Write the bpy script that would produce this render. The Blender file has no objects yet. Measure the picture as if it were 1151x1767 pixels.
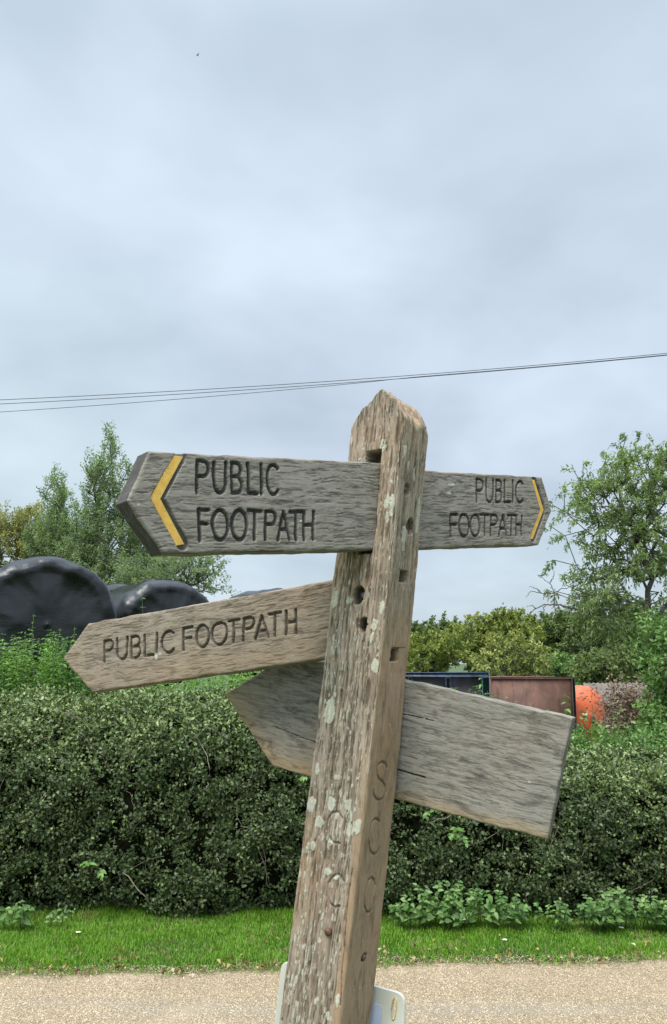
import bpy, math, random
import numpy as np
from mathutils import Vector, Matrix

# ------------------------------------------------------------------ camera, sky, sun, exposure
SC = bpy.context.scene
COL = SC.collection
F = 1500.0; PW, PH = 1151.0, 1767.0; CX, CY = PW/2, PH/2
PITCH = math.atan((1150-CY)/F); CT, ST = math.cos(PITCH), math.sin(PITCH)
EYE = np.array([0.0, 0.0, 1.6])
cam = bpy.data.cameras.new('camera'); cam_o = bpy.data.objects.new('camera', cam); COL.objects.link(cam_o)
cam.sensor_fit = 'VERTICAL'; cam.sensor_height = 36; cam.sensor_width = 36*PW/PH
cam.lens = F/PH*36; cam.clip_start = 0.05; cam.clip_end = 3000
cam_o.location = EYE; cam_o.rotation_euler = (math.pi/2+PITCH, 0, 0)
SC.camera = cam_o
SC.view_settings.view_transform = 'Standard'; SC.view_settings.look = 'None'
SC.view_settings.exposure = 1.10; SC.view_settings.gamma = 1
SUN_EL, SUN_AZ = math.radians(58), math.radians(215)     # azimuth from +Y clockwise: high, behind the camera
world = bpy.data.worlds.new("World"); SC.world = world; world.use_nodes = True
def build_world():
    nt = world.node_tree; N = nt.nodes; L = nt.links; N.clear()
    def nd(t, **k):
        n = N.new(t)
        for a, b in k.items(): setattr(n, a, b)
        return n
    out = nd('ShaderNodeOutputWorld')
    sky = nd('ShaderNodeTexSky', sky_type='NISHITA', sun_disc=False, sun_elevation=SUN_EL, sun_rotation=SUN_AZ)
    bg1 = nd('ShaderNodeBackground'); bg1.inputs[1].default_value = 0.08
    L.new(sky.outputs[0], bg1.inputs[0])
    tc = nd('ShaderNodeTexCoord'); sep = nd('ShaderNodeSeparateXYZ'); L.new(tc.outputs['Generated'], sep.inputs[0])
    def m(op, a, b=None, clamp=False):
        n = nd('ShaderNodeMath', operation=op, use_clamp=clamp)
        for i, v in enumerate((a, b)):
            if v is None: continue
            if isinstance(v, (int, float)): n.inputs[i].default_value = v
            else: L.new(v, n.inputs[i])
        return n.outputs[0]
    zz = m('ADD', m('MAXIMUM', sep.outputs[2], 0.0), 0.42)
    px_, py_ = m('DIVIDE', sep.outputs[0], zz), m('DIVIDE', sep.outputs[1], zz)
    cmb = nd('ShaderNodeCombineXYZ'); L.new(px_, cmb.inputs[0]); L.new(py_, cmb.inputs[1])
    n1 = nd('ShaderNodeTexNoise'); n1.inputs['Scale'].default_value = 2.3; n1.inputs['Detail'].default_value = 4; n1.inputs['Roughness'].default_value = .5; n1.inputs['Distortion'].default_value = .2
    mp = nd('ShaderNodeMapping'); mp.inputs['Location'].default_value = (3.1, 1.7, 0.4); mp.inputs['Scale'].default_value = (1.0, 1.15, 1)
    L.new(cmb.outputs[0], mp.inputs[0]); L.new(mp.outputs[0], n1.inputs['Vector'])
    rp = nd('ShaderNodeValToRGB'); L.new(n1.outputs[0], rp.inputs[0])
    e = rp.color_ramp.elements
    e[0].position = .33; e[0].color = (.262, .313, .352, 1)
    e[1].position = .68; e[1].color = (.376, .432, .476, 1)
    k = e.new(.5); k.color = (.318, .371, .414, 1)
    n2 = nd('ShaderNodeTexNoise'); n2.inputs['Scale'].default_value = .8; n2.inputs['Detail'].default_value = 2
    L.new(mp.outputs[0], n2.inputs['Vector'])
    mx = nd('ShaderNodeMix', data_type='RGBA', blend_type='MULTIPLY'); mx.inputs[0].default_value = 1
    rp2 = nd('ShaderNodeValToRGB'); L.new(n2.outputs[0], rp2.inputs[0])
    rp2.color_ramp.elements[0].position = .35; rp2.color_ramp.elements[0].color = (.97, .96, 1.0, 1)
    rp2.color_ramp.elements[1].position = .65; rp2.color_ramp.elements[1].color = (1.0, 1.02, 1.0, 1)
    L.new(rp.outputs[0], mx.inputs[6]); L.new(rp2.outputs[0], mx.inputs[7])
    # overcast zenith, boosted past its natural brightness out of view to light the scene
    mr = nd('ShaderNodeMapRange', interpolation_type='SMOOTHSTEP'); L.new(sep.outputs[2], mr.inputs[0])
    mr.inputs[1].default_value = .62; mr.inputs[2].default_value = .95; mr.inputs[3].default_value = 1.0; mr.inputs[4].default_value = 4.2
    # slightly brighter low band just over the horizon
    mr3 = nd('ShaderNodeMapRange', interpolation_type='SMOOTHSTEP'); L.new(sep.outputs[2], mr3.inputs[0])
    mr3.inputs[1].default_value = .12; mr3.inputs[2].default_value = .55; mr3.inputs[3].default_value = .93; mr3.inputs[4].default_value = 1.02
    # brightness also added on the sun's side, unseen behind the camera, as extra light
    mr2 = nd('ShaderNodeMapRange', interpolation_type='SMOOTHSTEP'); L.new(sep.outputs[1], mr2.inputs[0])
    mr2.inputs[1].default_value = .2; mr2.inputs[2].default_value = -.8; mr2.inputs[3].default_value = 1.0; mr2.inputs[4].default_value = 1.6
    bg2 = nd('ShaderNodeBackground'); L.new(mx.outputs[2], bg2.inputs[0]); L.new(m('MULTIPLY', m('MULTIPLY', mr.outputs[0], mr3.outputs[0]), mr2.outputs[0]), bg2.inputs[1])
    ms = nd('ShaderNodeMixShader'); ms.inputs[0].default_value = .9
    L.new(bg1.outputs[0], ms.inputs[1]); L.new(bg2.outputs[0], ms.inputs[2]); L.new(ms.outputs[0], out.inputs[0])
build_world()
sun = bpy.data.lights.new('sun', 'SUN'); sun.energy = 1.5; sun.angle = math.radians(22); sun.color = (1, .955, .89)
sun_o = bpy.data.objects.new('sun', sun); COL.objects.link(sun_o)
_d = Vector((math.sin(SUN_AZ)*math.cos(SUN_EL), math.cos(SUN_AZ)*math.cos(SUN_EL), math.sin(SUN_EL)))
sun_o.rotation_euler = _d.to_track_quat('Z', 'Y').to_euler()

rng = np.random.default_rng(7); random.seed(7)

# ------------------------------------------------------------------ photo pixel -> place
def ray(px, py):
    x = (px-CX)/F; y = (CY-py)/F
    return np.array([x, CT - y*ST, ST + y*CT])
def at(px, py, Y):
    r = ray(px, py); return EYE + r*(Y/r[1])
def on_plane(px, py, p, n):
    r = ray(px, py); p = np.asarray(p, float); n = np.asarray(n, float)
    return EYE + r*(np.dot(p-EYE, n)/np.dot(r, n))

# ------------------------------------------------------------------ mesh helpers
def mesh_np(name, V, faces, attrs=None, smooth=True):
    """faces: list of int arrays, each (n,3) or (n,4)"""
    V = np.asarray(V, np.float32); me = bpy.data.meshes.new(name)
    faces = [np.asarray(f, np.int32) for f in faces if len(f)]
    nl = sum(f.size for f in faces); nf = sum(len(f) for f in faces)
    me.vertices.add(len(V)); me.vertices.foreach_set('co', V.ravel())
    me.loops.add(nl); me.polygons.add(nf)
    me.loops.foreach_set('vertex_index', np.concatenate([f.ravel() for f in faces]))
    tot = np.concatenate([np.full(len(f), f.shape[1], np.int32) for f in faces])
    st = np.concatenate([[0], np.cumsum(tot)[:-1]]).astype(np.int32)
    me.polygons.foreach_set('loop_start', st)
    me.update(calc_edges=True)
    if smooth: me.polygons.foreach_set('use_smooth', np.ones(nf, bool))
    for k, a in (attrs or {}).items():
        at_ = me.attributes.new(k, 'FLOAT', 'POINT'); at_.data.foreach_set('value', np.asarray(a, np.float32).ravel())
    me.validate()
    return me
def link(name, me, mat=None, parent=None):
    o = bpy.data.objects.new(name, me); COL.objects.link(o)
    if mat is not None and me is not None:
        me.materials.clear(); me.materials.append(mat)
    if parent is not None: o.parent = parent
    return o
def tag(o, label, cat, group=None, kind=None):
    o['label'] = label; o['category'] = cat
    if group: o['group'] = group
    if kind: o['kind'] = kind
    return o
def struct(o, label, cat):
    return tag(o, label, cat, kind='structure')
def empty(name, loc):
    o = bpy.data.objects.new(name, None); COL.objects.link(o); o.location = loc; o.empty_display_size = .1
    return o
class MB:
    """collects simple solids into one mesh"""
    def __init__(s): s.V = []; s.Q = []; s.T = []; s.n = 0
    def add(s, V, Q=None, T=None):
        V = np.asarray(V, float); s.V.append(V)
        if Q is not None and len(Q): s.Q.append(np.asarray(Q)+s.n)
        if T is not None and len(T): s.T.append(np.asarray(T)+s.n)
        s.n += len(V)
    def box(s, c, size, R=None, bev=0.0):
        h = np.asarray(size, float)/2
        if bev <= 0:
            V = np.array([[x, y, z] for x in (-1, 1) for y in (-1, 1) for z in (-1, 1)])*h
            Q = [[0,1,3,2],[4,6,7,5],[0,4,5,1],[2,3,7,6],[0,2,6,4],[1,5,7,3]]
            if R is not None: V = V@np.asarray(R).T
            s.add(V+np.asarray(c), Q); return
        V = []; 
        for x in (-1, 1):
            for y in (-1, 1):
                for z in (-1, 1):
                    p = np.array([x, y, z], float)
                    for ax in range(3):
                        q = p*(h-bev); q[ax] = p[ax]*h[ax]; V.append(q)
        V = np.array(V)
        idx = lambda x, y, z, a: ((x*2+y)*2+z)*3+a
        Q = []; T = []
        for a in range(3):
            b, c_ = (a+1) % 3, (a+2) % 3
            for sg in (0, 1):
                q = []
                for (i, j) in ((0,0),(1,0),(1,1),(0,1)):
                    k = [0,0,0]; k[a] = sg; k[b] = i; k[c_] = j; q.append(idx(*k, a))
                Q.append(q if sg else q[::-1])
            for i in (0, 1):
                for j in (0, 1):
                    k0 = [0,0,0]; k1 = [0,0,0]; k0[b] = k1[b] = i; k0[c_] = k1[c_] = j; k1[a] = 1
                    q = [idx(*k0, b), idx(*k1, b), idx(*k1, c_), idx(*k0, c_)]
                    Q.append(q if i == j else q[::-1])
        for x in (0, 1):
            for y in (0, 1):
                for z in (0, 1):
                    t = [idx(x,y,z,0), idx(x,y,z,1), idx(x,y,z,2)]
                    T.append(t if (x+y+z) % 2 else t[::-1])
        if R is not None: V = V@np.asarray(R).T
        s.add(V+np.asarray(c), Q, T)
    def tube(s, pts, rad, n=6, cap=True):
        P = np.asarray(pts, float); m = len(P)
        R = np.full(m, rad) if np.isscalar(rad) else np.asarray(rad, float)
        T_ = np.gradient(P, axis=0); T_ /= np.linalg.norm(T_, axis=1)[:, None]+1e-12
        up = np.array([0, 0, 1.0]) if abs(T_[0][2]) < .9 else np.array([1.0, 0, 0])
        A = np.cross(T_, up); A /= np.linalg.norm(A, axis=1)[:, None]+1e-9
        B = np.cross(T_, A)
        th = np.arange(n)/n*2*math.pi
        V = P[:, None]+R[:, None, None]*(np.cos(th)[None, :, None]*A[:, None]+np.sin(th)[None, :, None]*B[:, None])
        V = V.reshape(-1, 3)
        i = np.arange(m-1)[:, None]*n; j = np.arange(n)[None]; k = (j+1) % n
        Q = np.stack([i+j, i+k, i+n+k, i+n+j], -1).reshape(-1, 4)
        T = []
        if cap:
            V = np.vstack([V, P[:1], P[-1:]]); c0, c1 = m*n, m*n+1
            T = [[c0, (a+1) % n, a] for a in range(n)]+[[c1, (m-1)*n+a, (m-1)*n+(a+1) % n] for a in range(n)]
        s.add(V, Q, T)
    def mesh(s, name, smooth=True):
        V = np.vstack(s.V); fs = []
        if s.Q: fs.append(np.vstack(s.Q))
        if s.T: fs.append(np.vstack(s.T))
        return mesh_np(name, V, fs, smooth=smooth)
    def build(s, name, mat, parent=None, smooth=True): return link(name, s.mesh(name, smooth), mat, parent)

# ------------------------------------------------------------------ numpy noise
def _hash(ix, iy, seed):
    h = (ix.astype(np.int64)*374761393 + iy.astype(np.int64)*668265263 + seed*2147483647) & 0xffffffff
    h = ((h ^ (h >> 13))*1274126177) & 0xffffffff
    h = ((h ^ (h >> 16))*2246822519) & 0xffffffff
    return ((h ^ (h >> 15)) & 0xffffff)/float(0xffffff)
def vn(x, y, seed=0):
    x = np.asarray(x, float); y = np.asarray(y, float)
    ix = np.floor(x); iy = np.floor(y); fx = x-ix; fy = y-iy
    fx = fx*fx*fx*(fx*(fx*6-15)+10); fy = fy*fy*fy*(fy*(fy*6-15)+10)
    a = _hash(ix, iy, seed); b = _hash(ix+1, iy, seed); c = _hash(ix, iy+1, seed); d = _hash(ix+1, iy+1, seed)
    return (a*(1-fx)+b*fx)*(1-fy)+(c*(1-fx)+d*fx)*fy
def fbm(x, y, seed=0, o=4, g=.5):
    s = 0; a = 1; t = 0
    for i in range(o):
        s = s+a*vn(x*2**i+17.3*i, y*2**i-9.1*i, seed+i); t += a; a *= g
    return s/t
def sstep(a, b, x):
    t = np.clip((x-a)/(b-a), 0, 1); return t*t*(3-2*t)

# ------------------------------------------------------------------ materials
class NT:
    def __init__(s, name):
        s.m = bpy.data.materials.new(name); s.m.use_nodes = True; s.t = s.m.node_tree; s.t.nodes.clear()
        s.out = s.n('ShaderNodeOutputMaterial'); s.b = s.n('ShaderNodeBsdfPrincipled'); s.l(s.b.outputs[0], s.out.inputs[0])
    def n(s, t, **k):
        x = s.t.nodes.new(t)
        for a, b in k.items(): setattr(x, a, b)
        return x
    def l(s, a, b): s.t.links.new(a, b)
    def set(s, x, v):
        if isinstance(v, (int, float)): x.default_value = v
        elif isinstance(v, tuple): x.default_value = v if len(v) == len(x.default_value) else tuple(v)+(1,)
        else: s.l(v, x)
    def math(s, op, a, b=0.0, clamp=False):
        n = s.n('ShaderNodeMath', operation=op, use_clamp=clamp); s.set(n.inputs[0], a); s.set(n.inputs[1], b); return n.outputs[0]
    def mix(s, f, a, b, bt='MIX'):
        n = s.n('ShaderNodeMix', data_type='RGBA', blend_type=bt); s.set(n.inputs[0], f); s.set(n.inputs[6], a); s.set(n.inputs[7], b); return n.outputs[2]
    def ramp(s, f, stops):
        n = s.n('ShaderNodeValToRGB'); s.set(n.inputs[0], f); e = n.color_ramp.elements
        while len(e) > 1: e.remove(e[-1])
        e[0].position = stops[0][0]; e[0].color = tuple(stops[0][1])+(1,)
        for p, c in stops[1:]:
            q = e.new(p); q.color = tuple(c)+(1,)
        return n.outputs[0]
    def coord(s, scale=(1,1,1), kind='Object', loc=(0,0,0)):
        c = s.n('ShaderNodeTexCoord'); m = s.n('ShaderNodeMapping'); m.inputs['Scale'].default_value = scale; m.inputs['Location'].default_value = loc
        s.l(c.outputs[kind], m.inputs[0]); return m.outputs[0]
    def noise(s, vec, sc, det=4, ro=.55, dist=0):
        n = s.n('ShaderNodeTexNoise'); s.l(vec, n.inputs['Vector']); n.inputs['Scale'].default_value = sc; n.inputs['Detail'].default_value = det
        n.inputs['Roughness'].default_value = ro; n.inputs['Distortion'].default_value = dist; return n.outputs[0]
    def step(s, x, a, b):
        n = s.n('ShaderNodeMapRange', interpolation_type='SMOOTHSTEP'); s.set(n.inputs[0], x); n.inputs[1].default_value = a; n.inputs[2].default_value = b; return n.outputs[0]
    def attr(s, name):
        n = s.n('ShaderNodeAttribute'); n.attribute_name = name; return n.outputs['Fac']
    def bump(s, h, st=.5, d=.002):
        n = s.n('ShaderNodeBump'); n.inputs['Strength'].default_value = st; n.inputs['Distance'].default_value = d; s.set(n.inputs['Height'], h); s.l(n.outputs[0], s.b.inputs['Normal'])
    def col(s, c): s.set(s.b.inputs['Base Color'], c)
    def rough(s, r): s.set(s.b.inputs['Roughness'], r)
    def spec(s, v): s.b.inputs['Specular IOR Level'].default_value = v

def wood_mat(name, dark, mid, light, warm, axis='x', warmth=.4, letter_shade=(.05,.052,.055), lich=(.46,.45,.36), gk=.55, algae=.16, stain=.5):
    m = NT(name)
    st = (1.0, 14.0, 14.0) if axis == 'x' else (14.0, 14.0, 1.0)
    v = m.coord(st); vi = m.coord((1,1,1))
    g1 = m.noise(v, 15, 9, .78, .4); g2 = m.noise(v, 46, 4, .65, .2); big = m.noise(vi, 7, 4, .6); fine = m.noise(vi, 260, 3, .7)
    g = m.math('ADD', m.math('MULTIPLY', g1, .6), m.math('MULTIPLY', g2, .4))
    c = m.ramp(g, [(.34, dark), (.5, mid), (.66, light)])
    c = m.mix(m.math('MULTIPLY', m.step(big, .42, .68), warmth), c, warm)
    c = m.mix(m.math('MULTIPLY', m.step(g2, .45, .36), .45), c, tuple(x*.45 for x in dark))
    # grooves between the raised grain hold dirt
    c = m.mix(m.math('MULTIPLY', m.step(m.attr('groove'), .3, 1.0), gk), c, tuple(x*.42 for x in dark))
    c = m.mix(m.math('MULTIPLY', m.step(m.attr('groove'), .3, .0), .30), c, tuple(min(1, x*1.35) for x in light))
    c = m.mix(m.math('MULTIPLY', m.attr('warm'), .8), c, warm)
    c = m.mix(m.math('MULTIPLY', m.step(m.noise(m.coord((1,1,1), loc=(9,2,4)), 9, 5, .65), .5, .7), algae), c, (.15, .155, .085))
    stn = m.noise(m.coord((1, 3, 3) if axis == 'x' else (3, 3, 1), loc=(5, 1, 8)), 16, 6, .7, .6)
    c = m.mix(m.math('MULTIPLY', m.step(stn, .48, .68), stain), c, tuple(x*.62 for x in dark))
    c = m.mix(m.math('MULTIPLY', m.step(stn, .47, .33), stain*.6), c, tuple(min(1, x*1.12) for x in light))
    sp = m.noise(vi, 90, 3, .7)
    c = m.mix(m.math('MULTIPLY', m.step(sp, .66, .74), .55), c, lich)
    c = m.mix(m.math('MULTIPLY', m.step(m.noise(m.coord((1,1,1), loc=(3,5,7)), 120, 3, .7), .66, .74), .5), c, tuple(x*.4 for x in dark))
    c = m.mix(m.attr('ink_shade'), c, letter_shade)  # letter paint, plus shade painted into recesses and the board end
    c = m.mix(m.attr('lichen'), c, m.mix(m.step(fine, .35, .65), lich, tuple(x*.78 for x in lich)))
    m.col(c); m.rough(.88); m.spec(.25)
    h = m.math('ADD', m.math('MULTIPLY', g2, .8), m.math('MULTIPLY', fine, .6))
    m.bump(h, .4, .0011)
    return m.m

def leaf_mat(name, stops, rough=.5, transl=.25, spec=.4, bign=None):
    m = NT(name)
    r = m.attr('rnd')
    c = m.ramp(r, stops)
    if bign:
        big = m.noise(m.coord((1,1,1)), bign[0], 3, .5)
        c = m.mix(m.math('MULTIPLY', m.step(big, .45, .65), bign[2]), c, bign[1])
    m.col(c); m.rough(rough); m.spec(spec)
    tr = m.n('ShaderNodeBsdfTranslucent'); m.l(m.mix(1.0, c, (1.25, 1.35, .6), 'MULTIPLY'), tr.inputs[0])
    ms = m.n('ShaderNodeMixShader'); ms.inputs[0].default_value = transl
    m.l(m.b.outputs[0], ms.inputs[1]); m.l(tr.outputs[0], ms.inputs[2]); m.l(ms.outputs[0], m.out.inputs[0])
    return m.m
def plain(name, c, rough=.6, metal=0.0, var=.25, sc=12, spec=.5, c2=None, stretch=(1,1,1), bump=0):
    m = NT(name); n = m.noise(m.coord(stretch), sc, 5, .6)
    m.col(m.mix(m.step(n, .35, .65), tuple(x*(1-var) for x in c), c2 or tuple(min(1, x*(1+var)) for x in c)))
    m.rough(rough); m.b.inputs['Metallic'].default_value = metal; m.spec(spec)
    if bump: m.bump(n, .5, bump)
    return m.m
bark = plain('bark', (.085, .075, .06), .9, sc=20, stretch=(1,1,.3), bump=.01)
twig_m = plain('twig_wood', (.17, .14, .10), .9, sc=30)

# ------------------------------------------------------------------ leaves
def leaves_mesh(name, C, D, Nn, Ln, Wd, rnd, fold=.12, curl=.1):
    """rhombic folded leaves: base C, direction D, normal Nn"""
    D = D/(np.linalg.norm(D, axis=1)[:, None]+1e-9)
    S = np.cross(D, Nn); S /= np.linalg.norm(S, axis=1)[:, None]+1e-9
    U = np.cross(S, D); n = len(C)
    Ln = np.broadcast_to(Ln, n)[:, None]; Wd = np.broadcast_to(Wd, n)[:, None]
    base = C; tip = C+D*Ln-U*Ln*curl
    Lf = C+D*Ln*.42+S*Wd*.5+U*Wd*fold; Rt = C+D*Ln*.42-S*Wd*.5+U*Wd*fold
    V = np.stack([base, Rt, tip, Lf], 1).reshape(-1, 3)
    i = np.arange(n)[:, None]*4
    T = np.vstack([i+np.array([[0, 1, 2]]), i+np.array([[0, 2, 3]])])
    return mesh_np(name, V, [T], {'rnd': np.repeat(rnd, 4)}, smooth=False)
def rdir(n, up=0.0, r=rng):
    d = r.normal(size=(n, 3)); d[:, 2] += up; return d/np.linalg.norm(d, axis=1)[:, None]

# ==================================================================== GROUND
def edge_y(x): return 5.02+0.075*x+0.02*np.sin(x*3.1)+.012*np.sin(x*11+1)+.05*(fbm(x*2.7, 0*x+3, 71, 4)-.5)+.03*(fbm(x*17, 0*x+9, 72, 3)-.5)
def ground():
    m = NT('meadow_soil'); n = m.noise(m.coord(), .6, 6, .6)
    m.col(m.ramp(n, [(.35, (.035, .055, .018)), (.5, (.05, .085, .022)), (.65, (.08, .10, .035))])); m.rough(.95)
    # one sheet to the horizon, gently rising far away
    xs = np.concatenate([-np.geomspace(900, 10, 22), np.linspace(-8, 8, 33), np.geomspace(10, 900, 22)])
    ys = np.concatenate([-np.geomspace(300, 6, 12), np.linspace(-5, 9, 57), np.geomspace(10, 1500, 30)])
    X, Y = np.meshgrid(xs, ys)
    Z = np.where(Y > 60, (Y-60)*.004, 0)
    V = np.stack([X, Y, Z-.02], -1).reshape(-1, 3); nx = len(xs)
    i = np.arange(len(ys)-1)[:, None]*nx+np.arange(nx-1)[None]
    Q = np.stack([i, i+1, i+nx+1, i+nx], -1).reshape(-1, 4)
    struct(link('ground', mesh_np('ground', V, [Q]), m.m), 'grassy earth reaching from the lane to the horizon', 'ground')
    # lane
    m = NT('lane_gravel')
    v = m.coord(); vo = m.n('ShaderNodeTexVoronoi'); m.l(v, vo.inputs['Vector']); vo.inputs['Scale'].default_value = 150
    sepc = m.n('ShaderNodeSeparateColor'); m.l(vo.outputs['Color'], sepc.inputs[0])
    c = m.ramp(sepc.outputs[0], [(0, (.20, .145, .085)), (.35, (.34, .25, .145)), (.7, (.43, .325, .195)), (1, (.53, .43, .29))])
    edge = m.step(vo.outputs['Distance'], .25, .62)
    c = m.mix(m.math('MULTIPLY', edge, .6), c, (.13, .095, .065))
    # greyer worn wheel tracks, running along the lane
    tr = m.noise(m.coord((.35, 2.2, 1)), 1.3, 4, .6, .3)
    sx = m.n('ShaderNodeSeparateXYZ'); m.l(m.coord(), sx.inputs[0])
    band = m.math('MULTIPLY', m.step(m.math('ABSOLUTE', m.math('SUBTRACT', sx.outputs[1], m.math('ADD', 4.42, m.math('MULTIPLY', sx.outputs[0], -.03)))), .20, .03), m.step(tr, .40, .55))
    c = m.mix(m.math('MULTIPLY', band, .45), c, (.24, .215, .175))
    c = m.mix(m.math('MULTIPLY', m.step(m.noise(m.coord(), 2.3, 5, .6), .5, .7), .22), c, (.55, .40, .27))
    m.col(c); m.rough(.85); m.spec(.3); m.bump(m.math('SUBTRACT', 1.0, vo.outputs['Distance']), .8, .006)
    xs = np.linspace(-30, 30, 241); t = np.linspace(0, 1, 12)
    X, T_ = np.meshgrid(xs, t); Yn = 2.3+.04*np.sin(X*1.3); Yf = edge_y(X)+.03
    Y = Yn+(Yf-Yn)*T_; Z = .004+.02*np.sin(T_*math.pi)
    V = np.stack([X, Y, Z], -1).reshape(-1, 3); nx = len(xs)
    i = np.arange(len(t)-1)[:, None]*nx+np.arange(nx-1)[None]
    Q = np.stack([i, i+1, i+nx+1, i+nx], -1).reshape(-1, 4)
    struct(link('road', mesh_np('road', V, [Q]), m.m), 'pale buff gravelled country lane', 'road')
    # loose stones
    n = 60000
    x = rng.uniform(-3.0, 3.0, n); tt = rng.uniform(0, 1, n)**.8; y = 3.9+(edge_y(x)+.09-3.9)*tt
    s = rng.uniform(.0018, .0044, n); z = np.where(y > edge_y(x), .008+.13*np.maximum(0, y-edge_y(x)), .004+.02*np.sin(np.clip((y-2.3)/(edge_y(x)-2.3), 0, 1)*math.pi))
    base = np.array([[1,0,0],[.3,.9,0],[-.8,.6,0],[-.8,-.6,0],[.3,-.9,0],[0,0,.8]])
    a = rng.uniform(0, 6.28, n); ca, sa = np.cos(a), np.sin(a)
    P = base[None]*s[:, None, None]*rng.uniform(.7, 1.3, (n, 6, 1))
    P = np.stack([P[..., 0]*ca[:, None]-P[..., 1]*sa[:, None], P[..., 0]*sa[:, None]+P[..., 1]*ca[:, None], P[..., 2]], -1)
    P += np.stack([x, y, z], -1)[:, None]
    i = np.arange(n)[:, None]*6
    T = np.vstack([i+np.array([[k, (k+1) % 5, 5]]) for k in range(5)])
    me = mesh_np('gravel', P.reshape(-1, 3), [T], {'rnd': np.repeat(rng.uniform(0, 1, n), 6)}, smooth=False)
    m = NT('pebble'); m.col(m.ramp(m.attr('rnd'), [(0, (.19, .135, .08)), (.3, (.34, .25, .145)), (.65, (.43, .325, .195)), (.94, (.53, .44, .30)), (1, (.62, .56, .45))])); m.rough(.7)
    tag(link('gravel', me, m.m), 'loose buff stone chippings scattered over the lane', 'gravel', kind='stuff')
ground()

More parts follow.
